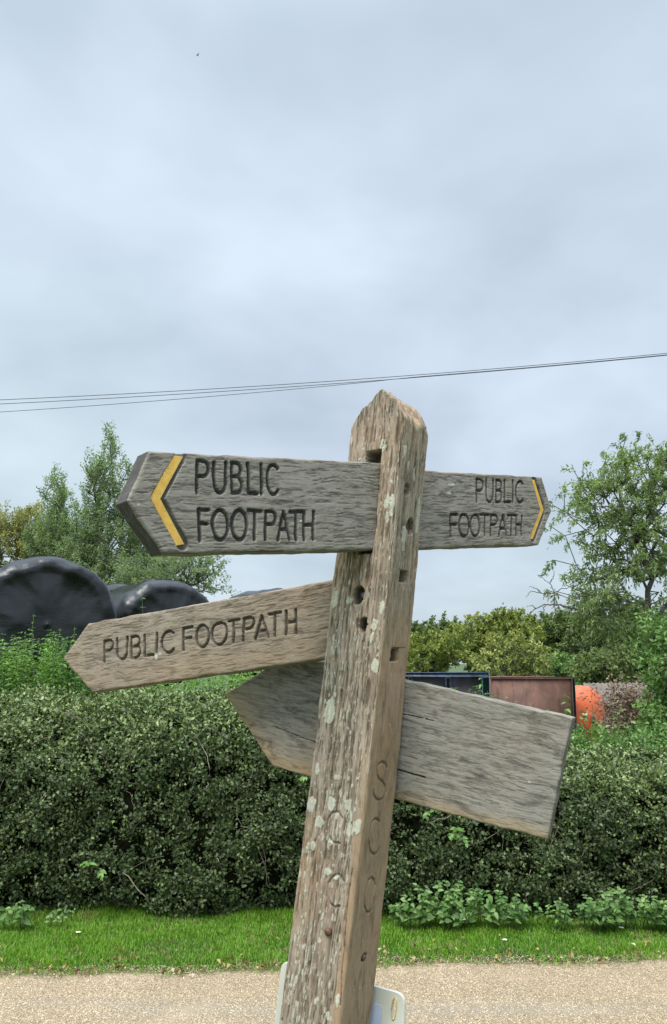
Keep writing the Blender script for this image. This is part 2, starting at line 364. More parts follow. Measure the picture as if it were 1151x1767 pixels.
def verge():
    # soil bed under the grass
    m = NT('verge_soil'); m.col(m.mix(m.attr('rim'), m.ramp(m.noise(m.coord(), 9, 5), [(.35, (.03, .05, .012)), (.65, (.05, .09, .02))]), m.ramp(m.noise(m.coord(), 60, 4), [(.35, (.13, .095, .06)), (.65, (.26, .20, .125))]))); m.rough(.95)
    xs = np.concatenate([np.linspace(-30, -4, 60)[:-1], np.linspace(-4, 4, 500), np.linspace(4, 30, 60)[1:]]); t = np.array([0, .012, .03, .08, .15, .3, .5, .75, 1]); X, T_ = np.meshgrid(xs, t)
    Y = edge_y(X)+(7.6-edge_y(X))*T_; Z = .005+.042*sstep(0, .25, T_)+.02*fbm(X*2, Y*3, 5)*T_
    V = np.stack([X, Y, Z], -1).reshape(-1, 3); nx = len(xs)
    i = np.arange(len(t)-1)[:, None]*nx+np.arange(nx-1)[None]
    Q = np.stack([i, i+1, i+nx+1, i+nx], -1).reshape(-1, 4)
    struct(link('verge_ground', mesh_np('verge_ground', V, [Q], {'rim': sstep(.03, .0, T_).ravel()}), m.m), 'mown strip of earth between lane and hedge', 'ground')
    n = 190000
    x = rng.uniform(-3.3, 3.3, n); y = edge_y(x)-.06+rng.uniform(0, 1.05, n)
    nn_ = 30000; xn = rng.uniform(-1.6, 1.6, nn_); yn = rng.uniform(.9, 2.4+.04*np.sin(xn*1.3), nn_)
    k = fbm(x*4, y*4, 3)
    ed = np.clip((y-edge_y(x)+.06*fbm(x*9, x*0, 12, 3))/.17, 0, 1)
    keep = rng.uniform(0, 1, n) < (.25+.75*ed)*(.6+.6*k)
    x, y, k, ed = x[keep], y[keep], k[keep], ed[keep]; n = len(x)
    hh = (.010+.042*k**1.3)*(.45+.55*ed)*rng.uniform(.6, 1.3, n)*(1+1.1*sstep(5.6, 5.9, y))
    a = rng.uniform(0, 6.28, n); lean = rng.uniform(.2, 1.0, n)
    d = np.stack([np.cos(a)*lean, np.sin(a)*lean, np.ones(n)], -1)
    x = np.concatenate([x, xn]); y = np.concatenate([y, yn]); k = np.concatenate([k, fbm(xn*5, yn*5, 8)]); ed = np.concatenate([ed, np.ones(nn_)]); an = rng.uniform(0, 6.28, nn_); a = np.concatenate([a, an]); ln_ = rng.uniform(.2, 1, nn_); lean = np.concatenate([lean, ln_]); hh = np.concatenate([hh, rng.uniform(.03, .08, nn_)]); d = np.vstack([d, np.stack([np.cos(an)*ln_, np.sin(an)*ln_, np.ones(nn_)], -1)]); n += nn_
    z = np.where(y < 3, -.02, .012+.035*sstep(0, .25, (y-edge_y(x))/(7.6-edge_y(x))))
    B = np.stack([x, y, z], -1); w = rng.uniform(.0012, .0028, n)
    sd = np.stack([-np.sin(a), np.cos(a), np.zeros(n)], -1)
    mid = B+d*hh[:, None]*.55; tip = B+d*hh[:, None]; tip[:, 2] -= hh*.25*lean
    V = np.stack([B-sd*w[:, None], B+sd*w[:, None], mid+sd*w[:, None]*.8, mid-sd*w[:, None]*.8, tip], 1).reshape(-1, 3)
    i = np.arange(n)[:, None]*5
    r = np.clip(.55*k+.45*rng.uniform(0, 1, n), 0, 1)
    r = np.where(rng.uniform(0, 1, n) < .025+.22*(1-ed)+.25*sstep(.62, .75, fbm(x*6, y*9, 88, 3)), .99, r*.93)
    # near verge round the foot of the post
    me = mesh_np('grass', V, [i+np.array([[0, 1, 2, 3]]), i+np.array([[3, 2, 4]])], {'rnd': np.repeat(r, 5)}, smooth=False)
    mt = leaf_mat('grass_blade', [(0, (.055, .13, .012)), (.35, (.11, .235, .018)), (.7, (.17, .315, .028)), (.93, (.26, .36, .055)), (.97, (.30, .26, .11)), (1, (.30, .25, .12))], .5, .3, .3)
    tag(link('grass', me, mt), 'short bright green grass of the verge in front of the hedge', 'grass', kind='stuff')
    # leaf litter along the edge
    n = 700
    x = rng.uniform(-3, 3, n); e = rng.uniform(0, 1, n) < .75
    y = np.where(e, edge_y(x)+rng.normal(.01, .04, n), edge_y(x)+rng.uniform(.0, 1.1, n))
    z = np.where(y > edge_y(x)+.05, .055, .03)
    me = leaves_mesh('litter', np.stack([x, y, z], -1), rdir(n, 0), rdir(n, 2.0), rng.uniform(.012, .036, n), rng.uniform(.01, .024, n), rng.uniform(0, 1, n), .3)
    mt = leaf_mat('dry_leaf', [(0, (.06, .035, .02)), (.5, (.20, .12, .05)), (.85, (.40, .28, .10)), (1, (.48, .44, .36))], .8, .1)
    tag(link('litter', me, mt), 'dry brown fallen leaves along the edge between lane and grass', 'leaf litter', kind='stuff')
verge()

# ==================================================================== HEDGE
def hedge_h(x):      # height of the front shoulder
    return 1.235-.33*sstep(.2, 1.7, x)+.05*(fbm(x*1.3+5, 0*x, 11)-.5)
def hedge():
    root = empty('hedge', (0, 6.7, 0))
    tag(root, 'long dense clipped dark green hedge running across behind the signpost', 'hedge')
    Y0, Y1 = 5.74, 7.1
    nw = 0
    # profile param s: 0..1 front (bottom->top), 1..2 top (front->back), 2..3 back
    def surf(x, s):
        h = hedge_h(x); bump = (fbm(x*2.2, s*3.1, 21, 4)-.5)*.30+(fbm(x*7, s*9, 31, 3)-.5)*.10
        hb = h+.17-.10*sstep(.2, 1.7, x)
        f = s < 1; t = (s >= 1) & (s < 2)
        y = np.where(f, Y0+.10*s**3-.0*s, np.where(t, Y0+.10+(s-1)*(Y1-Y0-.1), Y1))
        z = np.where(f, .05+(h-.05)*s, np.where(t, h+(hb-h)*(s-1)**.7, hb*(3-s)))
        # rounded shoulder
        y = y+.12*np.exp(-((s-1)/.13)**2); z = z-.05*np.exp(-((s-1)/.10)**2)
        ny = np.where(f, -1.0, np.where(t, -.15, 1.0)); nz = np.where(f, .15, np.where(t, 1.0, .1))
        blend = np.exp(-((s-1)/.12)**2); ny = ny*(1-blend)+(-.75)*blend; nz = nz*(1-blend)+.7*blend
        # undercut at the foot
        y = y+np.where(f, .10*np.exp(-(s/.12)**2), 0)
        return np.stack([x, y+ny*bump, z+nz*bump*.6], -1), np.stack([0*x, ny, nz], -1)
    # near-black core sheet, standing in for the shade between the leaves
    xs = np.linspace(-9, 9, 260); ss = np.linspace(0.0, 2.98, 60); X, S = np.meshgrid(xs, ss)
    P, N = surf(X.ravel(), S.ravel()); P = P-N*.13; P[:, 2] = np.maximum(P[:, 2], .02)
    i = np.arange(len(ss)-1)[:, None]*len(xs)+np.arange(len(xs)-1)[None]
    Q = np.stack([i, i+1, i+len(xs)+1, i+len(xs)], -1).reshape(-1, 4)
    m = NT('hedge_inner_shade'); m.col(m.ramp(m.noise(m.coord(), 25, 4), [(.35, (.003, .005, .002)), (.65, (.016, .018, .009))])); m.rough(1); m.spec(0)
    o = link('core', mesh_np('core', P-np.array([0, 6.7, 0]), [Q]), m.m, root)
    # leaves
    nf, ntp, nb = 190000, 80000, 9000
    x = np.concatenate([rng.uniform(-2.9, 2.9, nf), rng.uniform(-3.1, 3.1, ntp), rng.uniform(-9, 9, 70000), rng.uniform(-3.5, 3.5, nb)])
    s = np.concatenate([rng.uniform(0, 1.04, nf), rng.uniform(.93, 2.03, ntp), rng.uniform(0, 2.05, 70000), rng.uniform(2, 3, nb)])
    n = len(x); far = np.zeros(n, bool); far[nf+ntp:nf+ntp+70000] = True
    # clumpy: leaves gathered on shoots, leaving dark hollows
    cl = fbm(x*14, s*16, 77, 2)
    hol = sstep(.30, .42, fbm(x*4.5, s*5.5, 177, 3))
    keep = (rng.uniform(0, 1, n) < (sstep(.32, .58, cl)*.92+.08)*(.45+.55*hol)) & ~(far & (np.abs(x) < 2.8))
    x, s, far = x[keep], s[keep], far[keep]; n = len(x)
    P, N = surf(x, s)
    P = P-N*(rng.uniform(0, 1, n)**1.5*.12)[:, None]+rng.normal(0, .012, (n, 3)); P = P+N*(sstep(.58, .80, vn(x*26, s*24, 301))*(.02+.07*sstep(.7, 1, s))*rng.uniform(0, 1, n))[:, None]; P[:, 2] = np.maximum(P[:, 2], .03)
    D = rdir(n)*.8+N*.55; D[:, 2] += .1; NN = N*.9+rdir(n)*.75; NN[:, 2] += .35
    top = s > .97
    L = rng.uniform(.014, .033, n)*np.where(far, 1.7, 1)*(1+.35*sstep(.75, 1.0, s)*(rng.uniform(0, 1, n) < .4)); W = L*rng.uniform(.5, .75, n)
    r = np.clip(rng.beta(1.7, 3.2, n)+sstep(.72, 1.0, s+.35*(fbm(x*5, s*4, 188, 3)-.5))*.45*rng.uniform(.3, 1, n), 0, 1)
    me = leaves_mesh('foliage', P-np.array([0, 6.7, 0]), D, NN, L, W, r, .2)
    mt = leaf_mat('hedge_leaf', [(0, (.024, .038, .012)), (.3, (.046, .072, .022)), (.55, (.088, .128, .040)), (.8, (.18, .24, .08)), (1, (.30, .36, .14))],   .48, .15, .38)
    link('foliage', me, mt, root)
    # bare twigs
    mb = MB()
    for k in range(170):
        xx = random.uniform(-2.9, 2.9); s0 = random.uniform(.05, 1.05); p, nn = surf(np.array([xx]), np.array([s0])); p = p[0]-nn[0]*.03
        a = random.uniform(-1.2, 1.2); ln = random.uniform(.08, .30); d = np.array([math.sin(a), -.05, math.cos(a)*random.choice([1, 1, -1])])
        pts = [p+d*ln*t+np.array([math.sin(t*5+k)*.02, -.01*t, math.cos(t*4+k)*.015]) for t in np.linspace(0, 1, 6)]
        mb.tube(np.array(pts)-np.array([0, 6.7, 0]), np.linspace(.0024, .0009, 6), 4)
    o = mb.build('twigs', twig_m, root); o['kind'] = 'stuff'
    for q, (a, b, bow) in enumerate((((334, 1265), (362, 1350), 8), ((358, 1350), (350, 1368), 2), ((210, 1505), (275, 1590), 6), ((372, 1480), (388, 1510), 2), ((100, 1225), (160, 1265), 8), ((740, 1420), (800, 1400), 5), ((930, 1395), (900, 1415), 2))):
        pts = []; jit = rng.normal(0, 1.2, (9, 2))
        for i, t in enumerate(np.linspace(0, 1, 9)):
            pts.append(at(a[0]+(b[0]-a[0])*t+bow*math.sin(t*3.1)+jit[i, 0], a[1]+(b[1]-a[1])*t-bow*math.sin(t*3.1)*.4+jit[i, 1], 5.62+.05*math.sin(t*6+q)))
        mb = MB(); mb.tube(np.array(pts)-np.array([0, 6.7, 0]), np.linspace(.0034, .0014, 9), 5); mb.build('twig', twig_m, root)
hedge()

# ---------------------------------------------------------------- leafy plants
def plant_mesh(stems, leaf_len, per, seed, droop=.3, wid=.62, pair=True, leaf_from=.25, jitter=.25):
    """stems: list of point arrays; returns foliage mesh data lists"""
    r = np.random.default_rng(seed); C = []; D = []; Nn = []; L = []
    for P in stems:
        P = np.asarray(P, float); m = len(P)
        for k in range(per):
            t = leaf_from+(1-leaf_from)*(k+.5)/per; f = t*(m-1); i = min(int(f), m-2); p = P[i]+(P[i+1]-P[i])*(f-i)
            ax = P[i+1]-P[i]; ax /= np.linalg.norm(ax)+1e-9
            a0 = k*2.4+r.uniform(-.4, .4)
            for q in ((0, math.pi) if pair else (0,)):
                a = a0+q; u = np.array([math.cos(a), math.sin(a), 0]); d = u+ax*.5+np.array([0, 0, -droop*r.uniform(.2, 1.4)])+r.normal(0, jitter, 3)
                C.append(p); D.append(d); nn = np.array([0, 0, 1.0])+u*.1+r.normal(0, .25, 3)+np.array([0, -.25, 0]); Nn.append(nn)
                L.append(leaf_len*(1.15-.65*t)*r.uniform(.7, 1.2))
    return np.array(C), np.array(D), np.array(Nn), np.array(L)
def leaves6(name, C, D, Nn, L, W, rnd, curl=.25):
    """larger leaves: 2x3 quads, pointed, folded along the midrib"""
    D = D/(np.linalg.norm(D, axis=1)[:, None]+1e-9); S = np.cross(D, Nn); S /= np.linalg.norm(S, axis=1)[:, None]+1e-9; U = np.cross(S, D)
    n = len(C); L = L[:, None]; W = W[:, None]; V = []
    for t, w in ((0, .12), (.28, 1.0), (.65, .72), (1, .02)):
        c = C+D*L*t-U*L*curl*t*t
        V += [c+S*W*.5*w+U*W*.14*w, c, c-S*W*.5*w+U*W*.14*w]
    V = np.stack(V, 1).reshape(-1, 3); i = np.arange(n)[:, None]*12; Q = []
    for a in range(3):
        for b in range(2): Q.append(i+np.array([[a*3+b, a*3+b+1, a*3+b+4, a*3+b+3]])[:, ::-1])
    return mesh_np(name, V, [np.vstack(Q)], {'rnd': np.repeat(rnd, 12)}, smooth=True)
bramble_m = leaf_mat('bramble_leaf', [(0, (.04, .09, .018)), (.5, (.10, .20, .04)), (1, (.20, .31, .09))], .5, .25, .4)
nettle_m = leaf_mat('nettle_leaf', [(0, (.045, .11, .02)), (.5, (.095, .205, .035)), (1, (.19, .31, .08))], .55, .3, .3)
stem_m = plain('green_stem', (.10, .14, .05), .7)

def bramble(px0, px1, py_top, n, label, seed, leaf=.06):
    r = random.Random(seed); Yd = 5.66
    c = at((px0+px1)/2, 1580, Yd); root = empty('bramble_plant', (c[0], Yd, .03))
    tag(root, label, 'plant', 'brambles and nettles rooted at the foot of the hedge')
    stems = []
    for k in range(n):
        px = r.uniform(px0, px1); a = at(px, 1580, Yd+r.uniform(-.12, .05)); a[2] = .04
        u = (px-px0)/(px1-px0); hump = py_top+(1580-py_top)*abs(u-.35)*.9*r.uniform(.5, 1.4)
        b = at(px+r.uniform(-22, 22), r.uniform(hump, 1572), Yd-r.uniform(0, .16))
        pts = [a+(b-a)*t+np.array([0, -.07*math.sin(t*3), .05*math.sin(t*3.1)]) for t in np.linspace(0, 1, 7)]
        stems.append(np.array(pts)-np.array([c[0], Yd, .03]))
    C, D, Nn, L = plant_mesh(stems, leaf*.86, 6, seed, .35, leaf_from=.2)
    D[:, 1] -= .3; Nn[:, 1] -= .8
    link('foliage', leaves6('foliage', C, D+rdir(len(C))*.45, Nn+rdir(len(C))*.5, L, L*.58, np.random.default_rng(seed).uniform(0, 1, len(C))), bramble_m, root)
    mb = MB()
    for s in stems: mb.tube(s, np.linspace(.0025, .001, len(s)), 4)
    mb.build('stem', stem_m, root)
bramble(672, 790, 1545, 18, 'low bright green bramble at the hedge foot just right of the post', 1)
bramble(705, 905, 1512, 56, 'tall bright green bramble clump at the hedge foot right of the post', 2)
bramble(1005, 1180, 1526, 58, 'green bramble clump at the hedge foot at the right edge of the photo', 3)
bramble(0, 48, 1520, 7, 'small bright green weed at the hedge foot at the far left', 4)
bramble(90, 118, 1566, 3, 'tiny broad-leaved weed in the grass left, below the hedge', 5, .05)
bramble(920, 985, 1545, 9, 'dull green bramble sprig in the hedge foot below the square board end', 6, .045)
def sprig(px, py, n, label, seed, Yd=5.60):
    c = at(px, py, Yd+.1); root = empty('bindweed_sprig', tuple(c)); tag(root, label, 'plant', 'bright sprigs growing out of the hedge face')
    r = random.Random(seed); stems = []
    for k in range(n):
        b = np.array([r.uniform(-.09, .09), -.16-r.uniform(0, .05), r.uniform(-.06, .10)])
        stems.append(np.array([b*t+np.array([0, 0, .03*math.sin(t*3)]) for t in np.linspace(0, 1, 5)]))
    C, D, Nn, L = plant_mesh(stems, .055, 3, seed, .3, leaf_from=.5); Nn[:, 1] -= .6
    link('foliage', leaves6('foliage', C, D, Nn, L, L*.62, np.random.default_rng(seed).uniform(.3, 1, len(C))), nettle_m, root)
    mb = MB(); [mb.tube(s, .0016, 4) for s in stems]; mb.build('stem', stem_m, root)
sprig(785, 1447, 4, 'bright green sprig sticking out of the hedge under the tilted board', 11)
sprig(748, 1405, 2, 'small bright sprig in the hedge right beneath the board edge', 12)
sprig(170, 1500, 3, 'bright green sprig low in the hedge face on the left', 13)
sprig(538, 1352, 2, 'bright green sprig in the hedge at the left side of the post', 14)

# undergrowth behind the hedge
def weeds():
    r = random.Random(5); stems = []
    def top(px):
        xs = [-200, 0, 60, 120, 200, 300, 400, 470, 560, 700, 820, 960, 1000, 1060, 1151, 1400]
        ys = [1120, 1108, 1098, 1100, 1125, 1150, 1142, 1135, 1140, 1205, 1195, 1245, 1280, 1305, 1290, 1280]
        return np.interp(px, xs, ys)
    for k in range(2600):
        px = r.uniform(-250, 1400); Y = r.uniform(7.3, 8.5) if px < 620 else r.uniform(7.35, 8.2)
        u = r.random()**1.6
        b = at(px, top(px)+u*95-r.choice([0, 0, 8, 16]), Y)
        a = b.copy(); a[2] = .0; a[0] += r.uniform(-.08, .08)
        z0 = max(.35, b[2]-.55)
        a2 = a+(b-a)*(z0/b[2])
        stems.append(np.array([a2+(b-a2)*t+np.array([math.sin(t*4+k)*.02, math.cos(t*3+k)*.02, 0]) for t in np.linspace(0, 1, 6)]))
    C, D, Nn, L = plant_mesh(stems, .062, 13, 55, .35, leaf_from=.0)
    r2 = np.random.default_rng(6)
    me = leaves_mesh('undergrowth', C, D, Nn, L, L*.5, np.clip(fbm(C[:, 0]*2.3, C[:, 2]*2.3, 9)*1.2-.1+r2.normal(0, .18, len(C)), 0, 1), .15, .25)
    tag(link('undergrowth', me, nettle_m), 'mass of bright green nettles growing behind the hedge', 'nettles', kind='stuff')
    mb = MB()
    for s in stems[::6]:
        p = s.copy(); q = s[0].copy(); q[2] = 0; mb.tube(np.vstack([q[None], p]), .003, 3, cap=False)
    tag(mb.build('undergrowth_stems', stem_m), 'thin green stalks of the nettles behind the hedge', 'nettle stalks', kind='stuff')
weeds()
def nettle(px, py0, py1, Y, label, seed, leaf=.05, per=11):
    a = at(px, py1, Y); b = at(px+random.Random(seed).uniform(-4, 4), py0, Y); g = a.copy(); g[2] = 0
    root = empty('nettle', tuple(g)); tag(root, label, 'nettle', 'tall nettles standing above the hedge')
    P = np.array([a+(b-a)*t+np.array([.012*math.sin(t*5+seed), 0, 0]) for t in np.linspace(0, 1, 8)])-g
    C, D, Nn, L = plant_mesh([P], leaf, per, seed, .5, leaf_from=.0)
    link('foliage', leaves6('foliage', C, D, Nn, L, L*.5, np.random.default_rng(seed).uniform(.2, 1, len(C)), .4), nettle_m, root)
    mb = MB(); mb.tube(np.vstack([[[0, 0, 0]], P]), np.linspace(.004, .0012, 9), 5); mb.build('stem', stem_m, root)
nettle(59, 1058, 1170, 7.4, 'tall nettle with stacked leaves, highest of those before the big black bale', 21)
nettle(38, 1088, 1170, 7.45, 'nettle just left of the tallest one, in front of the big black bale', 22)
nettle(92, 1092, 1175, 7.4, 'nettle standing between the tallest nettle and the board tip', 23)
nettle(107, 1098, 1180, 7.35, 'slender nettle right beside the pointed tip of the middle left board', 24)
nettle(248, 1008, 1190, 7.6, 'lone nettle top poking up above the middle left board before the grey bale', 25, .055)
nettle(128, 1082, 1180, 7.5, 'nettle shoot peeping over the shoulder of the middle left board', 26)
nettle(3, 1100, 1180, 7.4, 'nettle at the extreme left edge of the photo', 27)
nettle(831, 1165, 1260, 8.0, 'green weed in front of the blue steel frame', 28, .07, 9)
nettle(974, 1195, 1300, 7.9, 'leafy green weed in front of the rusty brown steel, by the board corner', 29, .11, 9)
nettle(1020, 1180, 1310, 8.6, 'thin weed stem in front of the orange tank', 30, .04, 9)

# ==================================================================== TREES
def grow(root_pts, pts, radius0, r_tip=.004, pull=.35, up=.0):
    """space-filling skeleton: every point joins the nearest node nearer to the root. returns segments, radii"""
    nodes = [np.asarray(p, float) for p in root_pts]; par = [-1]+list(range(len(root_pts)-1))
    base = nodes[-1]; dist = [np.linalg.norm(p-nodes[0]) for p in nodes]
    order = np.argsort([np.linalg.norm(p-base) for p in pts])
    leafidx = []
    for k in order:
        p = np.asarray(pts[k], float); A = np.array(nodes); d = np.linalg.norm(A-p, axis=1)+pull*np.array(dist)*.5
        j = int(np.argmin(d)); q = A[j]; ln = np.linalg.norm(p-q); steps = max(1, int(ln/.35)); prev = j
        for s in range(1, steps+1):
            t = s/steps; w = q+(p-q)*t; w = w+np.array([0, 0, up*ln*math.sin(t*math.pi)])
            if s < steps: w = w+rng.normal(0, .03*min(1, ln), 3)
            nodes.append(w); par.append(prev); dist.append(dist[prev]+ln/steps); prev = len(nodes)-1
        leafidx.append(prev)
    n = len(nodes); cnt = np.zeros(n)
    for i in leafidx: cnt[i] += 1
    for i in range(n-1, 0, -1): cnt[par[i]] += cnt[i]
    rad = r_tip+radius0*np.sqrt(np.maximum(cnt, .3)/max(cnt[0], 1))*.9
    rad = np.minimum(rad, radius0)
    return np.array(nodes), np.array(par), rad
def skel_mesh(name, nodes, par, rad, off, n=5):
    i = np.arange(1, len(nodes)); a = nodes[par[i]]; b = nodes[i]; ra = np.minimum(rad[par[i]], rad[i]*1.35); rb = rad[i]
    T_ = b-a; ln = np.linalg.norm(T_, axis=1)[:, None]+1e-9; T_ = T_/ln
    up = np.where(np.abs(T_[:, 2:3]) < .9, np.array([[0, 0, 1.0]]), np.array([[1.0, 0, 0]]))
    A = np.cross(T_, up); A /= np.linalg.norm(A, axis=1)[:, None]; B = np.cross(T_, A)
    th = np.arange(n)/n*2*math.pi; c, s = np.cos(th), np.sin(th)
    ring = c[None, :, None]*A[:, None]+s[None, :, None]*B[:, None]
    V = np.stack([a[:, None]+ring*ra[:, None, None], (b+T_*rb[:, None]*.5)[:, None]+ring*rb[:, None, None]], 1).reshape(-1, 3)-off
    k = np.arange(len(i))[:, None]*2*n; j = np.arange(n)[None]; j2 = (j+1) % n
    Q = np.stack([k+j, k+j2, k+n+j2, k+n+j], -1).reshape(-1, 4)
    return mesh_np(name, V, [Q])
def ellip(n, c, r, seed=None, shell=.5):
    d = rng.normal(size=(n, 3)); d /= np.linalg.norm(d, axis=1)[:, None]
    rr = rng.uniform(0, 1, n)**(shell)
    return np.asarray(c)+d*rr[:, None]*np.asarray(r)
def tree(name, label, cat, blobs, Y, base_px, trunk_r, nshoot, nleaf, leaf, mat, hang=0.0, group=None, dy=None, shoot=.35, upd=.3, root_pts=None, pull=.35, ratio=.45, barkm=None, base_z=0.0, tone=None):
    """blobs: (px, py, rx, ry, weight) crown lobes in the photograph, given real depth Y and thickness"""
    sc = Y/F*1.0
    pts = []; w = np.array([b[4]*b[2]*b[3] for b in blobs], float); w /= w.sum()
    for b, ww in zip(blobs, w):
        k = max(2, int(round(nshoot*ww))); c = at(b[0], b[1], Y+(b[5] if len(b) > 5 else 0)); rx, rz = b[2]*sc, b[3]*sc
        pts.append(ellip(k, c, (rx, dy if dy else max(rx, .4*rz), rz)))
    pts = np.vstack(pts)
    b0 = at(base_px, 1150, Y); b0[2] = base_z; off = b0
    if root_pts is None:
        cen = pts.mean(0); z1 = b0[2]+(cen[2]-b0[2])*.45
        root_pts = [b0, b0+(cen-b0)*.15+np.array([.05, 0, 0]), np.array([b0[0]*.7+cen[0]*.3, b0[1], z1])]
    nodes, par, rad = grow(root_pts, pts, trunk_r, pull=pull)
    root = empty(name, tuple(off)); tag(root, label, cat, group)
    link('trunk', skel_mesh('trunk', nodes, par, rad, off), barkm or bark, root)
    # shoots and leaves
    n = len(pts); per = max(1, nleaf//n)
    par_of = {}; 
    ax = rdir(n)*.6; ax[:, 2] += upd; cen = pts.mean(0); out = pts-cen; out /= np.linalg.norm(out, axis=1)[:, None]+1e-9; ax += out*.5
    ax /= np.linalg.norm(ax, axis=1)[:, None]
    t = rng.uniform(0, 1, (n, per)); ln = shoot*rng.uniform(.5, 1.2, n)
    C = pts[:, None]+ax[:, None]*(t*ln[:, None])[..., None]+rng.normal(0, shoot*.09, (n, per, 3)); C[..., 2] -= hang*shoot*t*t
    C = C.reshape(-1, 3); D = np.repeat(ax, per, 0)*.6+rdir(n*per)*.8; D[:, 2] -= hang
    NN = rdir(n*per); NN[:, 2] += .8; NN[:, 1] -= .3
    L = leaf*rng.uniform(.6, 1.25, n*per)
    r = np.clip(np.repeat(rng.uniform(0, 1, n), per)*.5+rng.uniform(0, .5, n*per), 0, 1)
    if tone is not None: r = np.clip(r*.7+tone(C)*.5-.1, 0, 1)
    link('crown', leaves_mesh('crown', C-off, D, NN, L, L*ratio, r, .12, .2), mat, root)
    return root
willow_m = leaf_mat('willow_leaf', [(0, (.12, .165, .095)), (.45, (.19, .25, .145)), (.8, (.30, .37, .22)), (1, (.42, .44, .22))], .5, .50, .35)
willow2_m = leaf_mat('yellowing_leaf', [(0, (.15, .18, .08)), (.5, (.26, .27, .11)), (1, (.46, .38, .13))], .55, .40, .3)
ash_m = leaf_mat('ash_leaf', [(0, (.11, .15, .07)), (.45, (.17, .23, .105)), (.8, (.29, .36, .165)), (.97, (.38, .43, .19)), (1, (.42, .27, .16))], .5, .52, .35)
G = 'trees beyond the hedge on the left'
tree('willow_tree', 'tallest slender pale green tree, its spire left of the upper left board', 'tree',
     [(190, 775, 7, 38, 1.4), (188, 830, 14, 40, 1.3), (160, 835, 12, 45, 1.2), (216, 850, 14, 55, 1.0), (180, 900, 34, 60, 1.2), (150, 930, 28, 60, 1.1), (225, 930, 40, 60, 1.1), (262, 985, 50, 45, 1), (190, 985, 60, 45, 1.4), (140, 975, 40, 40, 1.3), (240, 930, 30, 50, 1)], 14.5, 205, .06, 640, 40000, .052, willow_m, group=G, upd=1.0, shoot=.30, dy=.55, ratio=.4)
tree('willow_tree', 'second slender pale tree left of the tallest spire, above the big bale', 'tree',
     [(100, 855, 10, 34, 1), (112, 875, 8, 30, 1), (88, 880, 9, 26, 1), (104, 925, 24, 45, 1.1), (120, 960, 34, 45, 1.4), (80, 950, 30, 45, 1.3)], 15.2, 105, .04, 320, 20000, .052, willow_m, group=G, upd=1.0, shoot=.30, dy=.5, ratio=.4)
tree('willow_tree', 'yellowing bushy tree at the left edge above the big black bale', 'tree',
     [(42, 905, 18, 28, 1), (15, 920, 22, 30, 1), (62, 915, 14, 35, 1), (35, 950, 40, 35, 1), (-20, 945, 35, 45, 1), (60, 955, 30, 35, 1.2)], 15.8, 25, .04, 320, 18000, .055, willow2_m, group=G, upd=.8, shoot=.28, dy=.5, ratio=.42)
tree('willow_tree', 'low leafy pale tree under the point of the upper left board', 'tree',
     [(300, 985, 45, 35, 1), (340, 985, 36, 26, .9), (368, 972, 14, 10, .6), (350, 1010, 26, 14, .9), (290, 1015, 50, 22, 1), (375, 1020, 12, 8, .6), (245, 1000, 40, 40, 1)], 13.6, 300, .045, 240, 9500, .05, willow_m, group=G, upd=.4, shoot=.28, dy=.5, ratio=.42)

